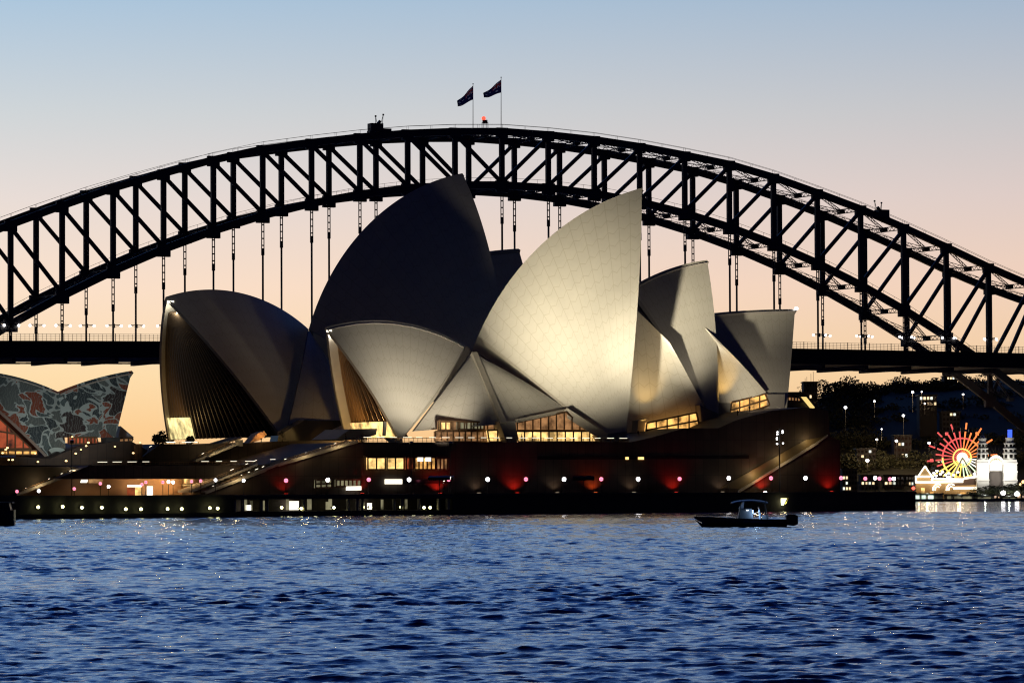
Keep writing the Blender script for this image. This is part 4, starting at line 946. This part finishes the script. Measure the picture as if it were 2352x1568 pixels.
def houses():
    wall = pbsdf('dim_facade', (.05, .045, .045), .9, noise=.2, nscale=.2); lit = emit('lit_window', (1, .72, .40), 1.3, .5, .3); cool = emit('cool_window', (.95, 1, .85), 1.4, .4, .3); dark = GLASSD
    H = [(1832, 935, 50, 33, 1700, 0, 'low wide building with lit windows just right of the last sail', [(0, 1), (2, 1), (4, 1)]),
         (1862, 930, 32, 52, 1704, 0, 'blocky tower with rooftop aerials right of the last sail', [(1, 3), (2, 2)]),
         (2132, 958, 40, 50, 1650, 1, 'apartment block with a row of lit windows high on the hill', [(0, 0), (1, 0), (2, 0), (3, 0), (4, 1)]),
         (2184, 890, 30, 26, 1790, 1, 'building with three lit windows under the bridge deck', [(1, 0), (2, 0), (3, 0)]),
         (2185, 990, 40, 44, 1640, 1, 'apartment block with one pale lit window above the wheel', [(2, 0), (3, 0)]),
         (2074, 1052, 40, 52, 1610, 1, 'apartment block with a golden lit doorway left of the wheel', [(1, 1), (2, 1), (3, 3), (2, 3)]),
         (2122, 1070, 18, 130, 1655, 1, 'slim tower block with stacked windows up its left side', [(0, 1), (0, 4), (0, 6), (0, 9)]),
         (2163, 1078, 34, 40, 1600, 1, 'house with one yellow window behind the top of the wheel', [(1, 1), (2, 1)]),
         (1990, 1075, 44, 44, 1600, 1, 'low apartment block with a pale sign on the slope', [(1, 1), (3, 0), (2, 2)]),
         (1846 + 4, 1128, 0, 0, 0, 0, '', []),
         (1952, 1140, 34, 62, 1560, 1, 'apartment block with orange windows just right of the podium', [(0, 1), (1, 2), (1, 1), (0, 3), (1, 3), (2, 3)]),
         (1966 + 32, 1138, 40, 46, 1570, 1, 'building with a glowing yellow ground floor on the shore', [(1, 1), (2, 1), (3, 1), (0, 1)]),
         (2054, 1138, 46, 46, 1570, 1, 'dark shore building with a dim yellow canopy', [(0, 1), (1, 1), (2, 1)]),
         (2096, 1140, 30, 48, 1575, 1, 'dark building with one warm lit bay beside the park turret', [(1, 1), (2, 1)])]
    for x, yb, w, h, d, kind, lab, on in H:
        if not w: continue
        k = d / FL; b = at(x, yb, d); W_, Hh = w * k, h * k; nx, nz = 5 if w > 20 else 2, max(3, int(h / 11))
        g = max(2.2, b[2] - 8); Z = b[2] + Hh
        r = thing('apartment_building', V(b[0], b[1], g), lab, 'building', 'buildings on the far shore')
        MB().box(V(b[0], b[1] + 6, (g + Z) / 2), W_, 12, Z - g).build('wall', wall, r)
        rf = MB().box(V(b[0], b[1] + 6, Z + .2), W_ + .8, 12.8, .45).build('roof', BLACK, r)
        if kind == 0 and h > 40:
            m = MB()
            for q in (-4, -2.5, 1, 3): m.tube(V(b[0] + q * .5, b[1] + 4, Z), V(b[0] + q * .5, b[1] + 4, Z + 3.5 + .4 * q), .09, 5)
            ORG[rf.name] = ORG[r.name]; m.build('aerial', BLACK, rf)
        for i in range(nx):
            for j in range(nz):
                ws, hs = W_ / nx, Hh / nz; p = V(b[0] - W_ / 2 + ws * (i + .5), b[1] - .04, Z - hs * (j + .5))
                MB().box(p, ws * .62, .3, hs * .5).build('window', (lit if (i + j) % 3 else cool) if (i, j) in on else dark, r)
    S = [(1942, 935.5), (2008.5, 921), (2096, 900.5), (2117, 899.5), (2212, 905.5), (2075, 954), (2124, 926), (2014, 1009), (2059, 1012), (2025, 985), (1992, 1057), (2134, 1017)]
    proto = None
    for i, (x, y) in enumerate(S):
        d = 1585 - (12 if i == 10 else 0); p = at(x, y, d); lab = '%s street light from the left among the hillside trees' % ORD[sorted(range(len(S)), key=lambda q: S[q][0]).index(i)]
        if proto is None:
            proto = r = thing('hill_lamp', p, lab, 'street lamp', 'street lights on the hill'); MB().ball(p, .62, 10, 6, .8).build('globe', E_WHITE, r, True); MB().tube(p - V(0, 0, 9), p - V(0, 0, .5), .10, 6).build('post', BLACK, r); lamp('POINT', p - V(0, 1.2, .3), 2200, (1, .66, .36), r, radius=.6)
        else: dup(proto, p, lab, scale=1.2 if i == 10 else .5 + .2 * (i % 3))
houses()
def amusement():
    D = 1510.; k = D / FL; C0 = at(2210, 1051, D); P = lambda x, y, d=D: at(x, y, d)
    r = thing('ferris_wheel', V(C0[0], C0[1], SHORE), 'ferris wheel with red and orange glowing spokes and a white hot hub', 'ferris wheel')
    def col(a):        # colour by direction: red upper left, orange upper right, green lower right, yellow lower left
        a = a % (2 * math.pi); q = math.degrees(a)
        return 'orange' if 5 < q < 85 else 'red' if q < 200 and q >= 85 else 'amber' if q < 272 else 'green' if q < 318 else 'white'
    mats = {'red': emit('tube_red', (1, .13, .12), .95), 'orange': emit('tube_orange', (1, .24, .06), 1.5), 'amber': emit('tube_amber', (1, .62, .12), 2.0), 'green': emit('tube_green', (.7, 1, .55), 1.6), 'white': emit('tube_white', (1, .95, .8), 1.8)}
    pol = lambda R, a: C0 + V(math.cos(a) * R * k, 0, math.sin(a) * R * k)
    for i in range(28):
        a = 2 * math.pi * i / 28 + .09; m = MB(); long_ = i % 2 == 0
        m.tube(pol(10, a), pol(61, a), .2, 6, .34)
        if long_: m.tube(pol(66, a), pol(81, a), .34, 6)
        m.build('spoke', mats[col(a)], r)
    for R, w, mm in ((45, .34, None), (20.5, .30, mats['amber'])):
        for s in range(6):
            m = MB()
            for i in range(10):
                a0 = 2 * math.pi * (s * 10 + i) / 60; m.tube(pol(R, a0), pol(R, a0 + 2 * math.pi / 60), w, 6)
            m.build('rim', mm or mats[col(2 * math.pi * (s + .5) / 6)], r)
    MB().tube(C0 - V(0, 1, 0), C0 + V(0, 1, 0), 12.5 * k, 20).build('hub', emit('hub_glow', (1, .85, .5), 2.2), r)
    m = MB()
    for i in range(48):
        a = 2 * math.pi * i / 48; m.tube(pol(70, a), pol(70, a + 2 * math.pi / 48), .09, 5)
    m.build('outer_rim', BLACK, r)
    m = MB()
    for s in (-1, 1):
        for y in (-1.6, 1.6): m.beam(C0 + V(0, y, 0), V(C0[0] + s * 8, C0[1] + y * 1.6, 2), .5, .5)
    m.build('support_leg', WHITEP, r)
    for i in range(24):
        a = 2 * math.pi * i / 24; p = pol(70, a); MB().box(p - V(0, 0, .9), 1.1, 1.2, 1.2).build('gondola', mats[col(a)] if i % 4 == 0 else BLACK, r)
    # gate with two stepped towers
    D2 = 1492.; k2 = D2 / FL; Q = lambda x, y: at(x, y, D2)
    r = thing('park_gate', V(*Q(2284, 1118)[:2], SHORE), 'dazzling white floodlit gateway with two stepped round towers and an arch', 'gate')
    for xc, w, top, blue in ((2258, 27, 1006, 0), (2321, 31, 1004, 1)):
        b = Q(xc, 1118); wz = w * k2; z1 = Q(xc, 1055)[2]
        m = MB().box(V(b[0], b[1] + wz / 2, (z1 + 2) / 2), wz, wz, z1 - 2)
        for i in range(3): m.box(V(b[0], b[1] + wz / 2 - .1, z1 - 1.3 - 3.2 * i), wz + .5, wz + .5, .4)
        m.build('pillar', WHITEP, r)
        lv = [(1055, 1040, .54), (1040, 1029, .50), (1029, 1017, .42), (1017, top, .34)]
        m = MB()
        for y0, y1, q in lv:
            p0, p1 = Q(xc, y0), Q(xc, y1); p0 = p0 + V(0, wz / 2, 0); p1 = p1 + V(0, wz / 2, 0)
            m.tube(p0, p1, wz * q * .88, 16); m.tube(p1 - V(0, 0, .5), p1, wz * q, 16)
        m.build('turret', WHITEP, r, False)
        for y0, y1, q in lv[:3]:
            for a in (-.75, .1, .9):
                c = (Q(xc, y0) + Q(xc, y1)) / 2 + V(0, wz / 2, 0); dr = V(math.sin(a), -math.cos(a), 0); e = c + dr * wz * q * .86
                MB().box(e, wz * q * .42, .35, (Q(xc, y1)[2] - Q(xc, y0)[2]) * .55, (V(math.cos(a), math.sin(a), 0), dr, V(0, 0, 1))).build('niche', GLASSD, r)
        if blue: MB().tube(Q(xc + .5, 1004) + V(0, wz / 2, 0), Q(xc + .5, 986) + V(0, wz / 2, 0), .85, 10).build('spire', emit('blue_neon', (.05, .12, 1), 1.6), r)
        else: MB().ball(Q(xc, 1004) + V(0, wz / 2, 0), .9).build('finial', WHITEP, r, True)
    pts = [Q(2271, 1112)]; arc = [(2271, 1064), (2273, 1056), (2278, 1050), (2285, 1046), (2292, 1046), (2299, 1050), (2304, 1056), (2306, 1064)]
    m = MB(); m.prism([Q(x, y) + V(0, 1.5, 0) for x, y in [(2271, 1081)] + arc + [(2306, 1081)]], V(0, 2.5, 0)); m.build('arch', WHITEP, r)
    m = MB()
    for (x0, y0), (x1, y1) in zip(arc, arc[1:]): m.beam(Q(x0, y0 + 1) + V(0, 1.0, 0), Q(x1, y1 + 1) + V(0, 1.0, 0), .5, .6)
    m.build('arch_light', emit('gate_bulbs', (1, .95, .75), 3), r)
    m = MB()
    for i in range(9):
        a = math.pi * (.18 + .64 * i / 8); p = Q(2289, 1066); m.beam(p + V(math.cos(a) * 2.4, .9, math.sin(a) * 1.7), p + V(math.cos(a) * 2.9, .9, math.sin(a) * 2.2), .35, .25)
    m.build('arch_ornament', pbsdf('gold_trim', (.5, .36, .12), .5), r)
    MB().prism([Q(x, y) + V(0, 3, 0) for x, y in ((2266, 1081), (2306, 1081), (2306, 1118), (2266, 1118))], V(0, .5, 0)).build('shutter', pbsdf('grey_shutter', (.13, .11, .10), .8), r)
    m = MB()
    for i in range(5):
        a = math.pi * (.25 + .5 * i / 4); p = Q(2289, 1052) + V(0, 3, 0); m.beam(p, p + V(math.cos(a) * 3.5, 0, math.sin(a) * 4.2), .1, .1)
    m.build('ray_mast', BLACK, r)
    for x, y, pw, tg in ((2258, 1080, 2600, (2258, 1062)), (2321, 1080, 3000, (2321, 1062)), (2288, 1092, 900, (2288, 1066))):
        p = at(x, y, D2 - 7); lamp('SPOT', p, pw, (1, .96, .86), r, Q(*tg), 150, .5, .4)
    # side hall with turret, outlined in bulbs
    D3 = 1496.; S = lambda x, y, dd=0: at(x, y, D3 + dd); bulb = emit('bulb_strip', (1, .93, .7), 3.0); tan = pbsdf('tan_render', (.42, .27, .13), .8, noise=.2, nscale=.4)
    r = thing('park_hall', V(*S(2165, 1140)[:2], SHORE), 'low tan hall with a pointed turret outlined in bright bulbs left of the gate', 'hall')
    slab_ = lambda n, pts, mt, dd=0, th=8: MB().prism([S(x, y, dd) for x, y in pts], V(0, th, 0)).build(n, mt, r)
    slab_('wall', [(2103, 1093), (2136, 1093), (2136, 1098), (2254, 1094), (2254, 1146), (2103, 1146)], tan)
    slab_('roof', [(2190, 1096), (2254, 1092), (2254, 1112), (2180, 1116)], pbsdf('brown_roof', (.12, .07, .05), .8), -.8, .7)
    slab_('turret', [(2110, 1093), (2124, 1070), (2126, 1070), (2140, 1093)], tan, -.3, 5)
    def strip(pts, w=.5):
        m = MB()
        for a, b in zip(pts, pts[1:]): m.beam(S(*a, -.9), S(*b, -.9), w, w)
        m.build('bulb_strip', bulb, r)
    strip([(2109, 1093), (2125, 1069.5), (2131, 1080), (2141, 1093)], .45); strip([(2102, 1094), (2144, 1094)], .7); strip([(2103, 1107), (2144, 1107)], .7); strip([(2104, 1094), (2104, 1107)]); strip([(2141, 1094), (2141, 1107)])
    strip([(2144, 1099), (2214, 1100)], .6); strip([(2144, 1106), (2212, 1105)], .9); strip([(2214, 1098), (2254, 1093)], .7); strip([(2190, 1121), (2253, 1120)], .8); strip([(2174, 1096), (2184, 1096)], 1.2)
    for xc in (2152, 2183): strip([(xc - 9, 1126), (xc - 8, 1118), (xc - 3, 1112), (xc + 4, 1111), (xc + 9, 1114)], .45); strip([(xc - 4, 1126), (xc - 3, 1119), (xc + 2, 1116), (xc + 6, 1119)], .3)
    slab_('lit_door', [(2116, 1120), (2124, 1120), (2124, 1138), (2116, 1138)], E_WARM2, -.6, .3)
    for x, w in ((2136, 8), (2205, 14), (2232, 12)): slab_('lit_window', [(x, 1130), (x + w, 1130), (x + w, 1136), (x, 1136)], E_WARM, -.5, .3)
    for x in (2110, 2150, 2200): lamp('POINT', S(x, 1116, -4), 260, (1, .66, .3), r, radius=.3)
    # loose lights of the rides behind the hall
    D4 = 1500.; q = 0
    for x, y in ((2145, 1086), (2152, 1081), (2160, 1088), (2165, 1083), (2172, 1090), (2179, 1087), (2150, 1092), (2190, 1090), (2200, 1084), (2240, 1090)):
        p = at(x, y, D4); t = thing('ride_lamp', V(p[0], p[1], SHORE), '%s white ride lamp from the left above the hall roof' % ORD[sorted((2145, 2152, 2160, 2165, 2172, 2179, 2150, 2190, 2200, 2240)).index(x)], 'lamp', 'ride lamps behind the hall')
        MB().tube(V(p[0], p[1], SHORE), p, .1, 5).build('post', BLACK, t); MB().ball(p, .5, 8, 6, .8).build('globe', E_WHITE, t, True)
    # boathouses and jetty along the shore
    D5 = 1478.6; T = lambda x, y, dd=0: at(x, y, D5 + dd)
    pale = emit('pale_green_window', (.8, 1, .85), 1.3, .4, .4); bd = pbsdf('boathouse_wall', (.30, .27, .22), .8, noise=.3, nscale=.5)
    for n_, (x0, x1, yt, lab, wins, mt) in enumerate(((2094, 2166, 1134, 'pale boathouse with round lit windows at the left end of the far shore', ((2100, 2112), (2117, 2126), (2132, 2144)), pale), (2172, 2238, 1136, 'low shore pavilion with dim glass front under the hall', ((2176, 2184), (2192, 2206), (2212, 2232)), E_OLIVE), (2242, 2284, 1138, 'small pavilion with two lit bays in front of the gate', ((2246, 2254), (2260, 2276)), E_OLIVE), (2300, 2336, 1140, 'long white moored launch shed right of the gate', ((2304, 2314), (2320, 2332)), E_OLIVE))):
        c = T((x0 + x1) / 2, 1140); r = thing('boathouse', V(c[0], c[1], SHORE), lab, 'boathouse', 'boathouses on the far shore')
        MB().prism([T(x, y) for x, y in ((x0, yt), (x1, yt), (x1, 1147), (x0, 1147))], V(0, 6, 0)).build('wall', bd, r)
        MB().prism([T(x, y, -1) for x, y in ((x0 - 2, yt), (x1 + 2, yt), (x1 + 2, yt - 2), (x0 - 2, yt - 2))], V(0, 8, 0)).build('roof', BLACK, r)
        for a, b in wins: MB().prism([T(x, y, -.3) for x, y in ((a, yt + 3), (b, yt + 3), (b, 1146), (a, 1146))], V(0, .2, 0)).build('lit_window', mt, r)
        lamp('POINT', T((x0 + x1) / 2, yt - 3, -1.4), 260, (.95, 1, .8), r, radius=.3)
    for x, y, s, lab in ((2350, 1106, .6, 'amber shore lamp at the right picture edge'), (2344, 1112, .5, 'small orange lamp beside the right fig tree'), (2351 - 10, 1136, .4, 'tiny orange lamp low under the fig trees'), (2304, 1131, .9, 'white lamp between the gate and the fig trees'), (2336, 1134, .95, 'white lamp with a blue tint below the blue spire')):
        p = at(x, y, 1479); t = thing('shore_lamp', V(p[0], p[1], SHORE), lab, 'lamp', 'lamps on the far shore'); MB().tube(V(p[0], p[1], SHORE), p, .1, 5).build('post', BLACK, t); MB().ball(p, s, 8, 6).build('globe', emit('amber_lamp', (1, .6, .25), 3) if s < .7 else E_WHITE, t, True)
amusement()

# ------------------------------------------------------------------ motor boat with its helmsman, dark launch at the left edge, people on the terrace
def skin_body(name, pts, edges, parent, mat, smooth=2):
    me = bpy.data.meshes.new(name); o0 = ORG[parent.name]
    me.from_pydata([tuple(np.asarray(p[:3])) for p in pts], edges, []); o = bpy.data.objects.new(name, me); COL.objects.link(o); o.parent = parent; ORG[o.name] = o0
    o.modifiers.new('Skin', 'SKIN'); sub = o.modifiers.new('Sub', 'SUBSURF'); sub.levels = sub.render_levels = smooth
    if not me.skin_vertices: 
        bpy.context.view_layer.objects.active = o
    for i, p in enumerate(pts):
        me.skin_vertices[0].data[i].radius = (p[3], p[3] if len(p) < 5 else p[4])
    me.skin_vertices[0].data[0].use_root = True
    me.materials.append(mat); return o
SKINM = pbsdf('skin', (.42, .27, .2), .6)
def person(loc, lab, group, shirt, legs, rz=0., sit=False, lean=0.):
    # body faces local -X; one continuous skinned figure of real size, clothes as close-fitting children
    r = thing('person', loc, lab, 'person', group); r.rotation_euler = (0, 0, rz)
    L = lean
    P = [(0, 0, .95, .13), (-.02 - L * .3, 0, 1.18, .12), (-.03 - L * .7, 0, 1.40, .13), (-.04 - L, 0, 1.52, .055), (-.06 - L, 0, 1.66, .10), (-.06 - L, 0, 1.76, .085),
         (-.03 - L * .7, .19, 1.42, .055), (-.10 - L * .6, .23, 1.16, .042), (-.32 - L * .6, .18, 1.10, .033), (-.40 - L * .6, .17, 1.11, .03),
         (-.03 - L * .7, -.19, 1.42, .055), (-.02 - L * .4, -.24, 1.15, .042), (-.14, -.22, .92, .033), (-.16, -.22, .84, .03),
         (0, .10, .88, .085), (-.05, .11, .48, .06), (.02, .11, .09, .045), (-.15, .12, .04, .035), (0, -.10, .88, .085), (.03, -.11, .48, .06), (.10, -.11, .09, .045), (-.07, -.12, .04, .035), (-.16 - L, 0, 1.655, .02)]
    E_ = [(0, 1), (1, 2), (2, 3), (3, 4), (4, 5), (2, 6), (6, 7), (7, 8), (8, 9), (2, 10), (10, 11), (11, 12), (12, 13), (0, 14), (14, 15), (15, 16), (16, 17), (0, 18), (18, 19), (19, 20), (20, 21), (4, 22)]
    skin_body('body', P, E_, r, SKINM)
    g = .018
    idx = [0, 1, 2, 6, 7, 10, 11]; mp = {v: i for i, v in enumerate(idx)}
    skin_body('shirt', [tuple(P[i][:3]) + (P[i][3] + g,) for i in idx], [(mp[a], mp[b]) for a, b in E_ if a in mp and b in mp], r, shirt)
    idx = [0, 14, 15, 16, 18, 19, 20]; mp = {v: i for i, v in enumerate(idx)}
    skin_body('trousers', [tuple(P[i][:3]) + (P[i][3] + g,) for i in idx], [(mp[a], mp[b]) for a, b in E_ if a in mp and b in mp], r, legs)
    h = MB().ball(V(-.045 - L, 0, 1.735) + ORG[r.name], .105, 12, 8, .9); h.build('hair', BLACK, r, True)
    return r
def boat():
    D = 487.; k = D / FL; B = at(1712, 1207, D); LX = lambda x: (x - 1712) * k; LZ = lambda y: (1208.5 - y) * k
    O = V(B[0], B[1], 0.0)
    r = thing('motor_boat', O, 'dark centre-console motor boat with a hardtop and a big outboard, heading left', 'boat')
    hullm = pbsdf('dark_hull', (.016, .018, .022), .28); top = pbsdf('grey_top', (.20, .22, .25), .5); T = lambda x, y, z: O + V(x, y, z)
    # hull: sections from stern to bow (length along X, bow towards -X)
    xs = [(1806, 1191.5, 1.55, .9), (1790, 1191.5, 1.62, .92), (1750, 1191, 1.65, .95), (1710, 1189.5, 1.62, .9), (1670, 1187.5, 1.45, .78), (1640, 1186, 1.1, .5), (1615, 1185, .62, .18), (1595, 1184.5, .06, .02)]
    G = []
    for x, y, hb, hk in xs:
        X_ = LX(x); z1 = LZ(y); zk = -.35 if x > 1625 else (.1 if x > 1600 else z1 - .25)
        prof = [(-hb, z1 + .05), (-hb * .98, z1 - .18), (-hb * .9, z1 * .45), (-hk, .0), (0, zk), (hk, .0), (hb * .9, z1 * .45), (hb * .98, z1 - .18), (hb, z1 + .05), (hb * .86, z1 + .05), (hb * .86, z1 - .5), (-hb * .86, z1 - .5), (-hb * .86, z1 + .05)]
        off = -.55 if 1595 < x <= 1615 else 0
        G.append([T(X_ + (0 if z > z1 - .3 else .9 * max(0, (1640 - x) / 45)), y_, max(z, -.35)) for y_, z in prof] )
    m = MB(); A = np.array(G); A = np.concatenate([A, A[:, :1]], 1); m.grid(A); n = A.shape[1] - 1
    m.add(A[0, :n], [tuple(range(n))]); m.build('hull', hullm, r)
    MB().prism([T(LX(1600), 0, LZ(1185)), T(LX(1640), -1.0, LZ(1186)), T(LX(1690), -1.3, LZ(1187)), T(LX(1690), 1.3, LZ(1187)), T(LX(1640), 1.0, LZ(1186))], V(0, 0, -.2)).build('foredeck', hullm, r)
    m = MB()
    for s in (-1, 1):
        pts = [T(LX(1600), s * .1, LZ(1180)), T(LX(1640), s * 1.0, LZ(1180.5)), T(LX(1690), s * 1.4, LZ(1182))]
        for a, b in zip(pts, pts[1:]): m.tube(a, b, .03, 5)
        for p in pts: m.tube(p, p - V(0, 0, .32), .025, 5)
    m.build('bow_rail', BLACK, r)
    MB().prism([T(LX(x), -.75, LZ(y)) for x, y in ((1694, 1190), (1699, 1166), (1726, 1166), (1730, 1190))], V(0, 1.5, 0)).build('console', top, r)
    m = MB().prism([T(LX(x), -.7, LZ(y)) for x, y in ((1697, 1166), (1706, 1151), (1709, 1151), (1707, 1166))], V(0, 1.4, 0)); w = m.build('windscreen', pbsdf('pale_screen', (.55, .58, .68), .25), r)
    ts = MB(); gx = np.linspace(1680, 1763, 12); Gt = []
    for x in gx:
        u = (x - 1680) / 83; y = 1150.5 - 5.5 * math.sin(math.pi * u) ** .8
        Gt.append([T(LX(x), yy, LZ(y) - .10 * abs(yy) ** 1.5) for yy in np.linspace(-1.25, 1.25, 7)])
    Gt = np.array(Gt); ts.grid(Gt); ts.grid(Gt - V(0, 0, .11), flip=True)
    for e in (Gt[0], Gt[-1], Gt[:, 0], Gt[:, -1]): ts.grid(np.stack([e, e - V(0, 0, .11)]))
    ts.build('hardtop', top, r, True)
    for s in (-1, 1):
        for x0, x1 in ((1702, 1697), (1757, 1761)): MB().tube(T(LX(x0), s * 1.0, LZ(1147)), T(LX(x1), s * 1.0, LZ(1190)), .045, 6).build('top_leg', BLACK, r)
    MB().tube(T(LX(1748), 1.0, LZ(1147)), T(LX(1752), 1.0, LZ(1131)), .02, 5).build('aerial', BLACK, r)
    m = MB()
    for s in (-.75, .35): m.prism([T(LX(x), s, LZ(y)) for x, y in ((1805, 1183), (1810, 1179), (1826, 1179.5), (1832, 1184), (1832, 1202), (1822, 1206), (1806, 1204))], V(0, .62, 0))
    m.build('outboard', BLACK, r)
    MB().box(T(LX(1757), 0, LZ(1189.5)), .7, 1.3, .9).build('seat', pbsdf('seat_vinyl', (.3, .33, .38), .6), r)
    MB().box(T(LX(1729), 0, LZ(1173)), .12, .9, .42).build('chart_screen', emit('screen_glow', (.45, .68, 1), 2.5), r)
    for x, y in ((1716, 1170), (1733, 1178)): MB().box(T(LX(x), -.85, LZ(y)), .28, .1, .10).build('instrument_light', emit('cool_lamp', (.8, .9, 1), 2.5), r)
    lamp('POINT', T(LX(1735.5), -1.25, LZ(1177)), 60, (.42, .66, 1), r, radius=.15)
    blue = pbsdf('pale_blue_shirt', (.6, .72, .85), .8)
    hz = LZ(1163) - 1.72
    p = person(T(LX(1744.5), -.45, hz), 'person in a pale blue shirt standing at the lit helm of the boat', None, blue, pbsdf('pale_trousers', (.45, .55, .7), .8), lean=.06)
    D = 549.; k = D / FL; B = at(10, 1207, D); O = V(B[0], B[1], 0)
    r = thing('dark_launch', O, 'unlit dark launch cut off by the left picture edge', 'boat'); LX2 = lambda x: O[0] + (x - 10) * k; LZ2 = lambda y: (1210 - y) * k
    m = MB(); G = []
    for x, y, hb in ((-120, 1176, 1.2), (-70, 1176, 1.6), (-20, 1176, 1.6), (20, 1175, 1.45), (34, 1173, 1.2)):
        z = LZ2(y); G.append([V(LX2(x), O[1] + q * hb, zz) for q, zz in ((-1, z), (-.92, z * .4), (-.5, -.2), (.5, -.2), (.92, z * .4), (1, z), (-1, z))])
    A = np.array(G); m.grid(A); m.add(A[-1, :6], [tuple(range(6))]); m.build('hull', hullm, r)
    MB().prism([V(LX2(x), O[1] - 1.1, LZ2(y)) for x, y in ((-90, 1176), (-84, 1158), (22, 1157), (27, 1176))], V(0, 2.2, 0)).build('cabin', hullm, r)
    MB().box(V(LX2(-30), O[1], LZ2(1156.5)), 7.2, 2.5, .12).build('cabin_roof', BLACK, r)
    for x in (-60, -30, 0): MB().box(V(LX2(x), O[1] - 1.11, LZ2(1166)), .9, .05, .5).build('window', GLASSD, r)
boat()
def people():
    d1 = pbsdf('dark_coat', (.02, .02, .025), .9); d2 = pbsdf('dark_jeans', (.02, .022, .03), .9)
    for x, o, rz, lab in ((1199, 3.0, .4, 'person in dark clothes silhouetted against the glowing foyer glass'), (832, 4, 2.2, 'person in dark clothes at the top of the stairs beside two others'), (836, 5, 5.0, 'middle person of the dark group at the top of the stairs'), (841, 4.4, 1., 'rightmost person of the dark group at the top of the stairs'), (794, 16, .2, 'person in dark clothes standing below the bright glass mouth')):
        p = pp(x, 1015.5, o); z = pp(900, 1015.2, .0)[2]; person(V(p[0], p[1], p[2] if o > 10 else z), lab, 'people on the terrace', d1, d2, rz)
people()
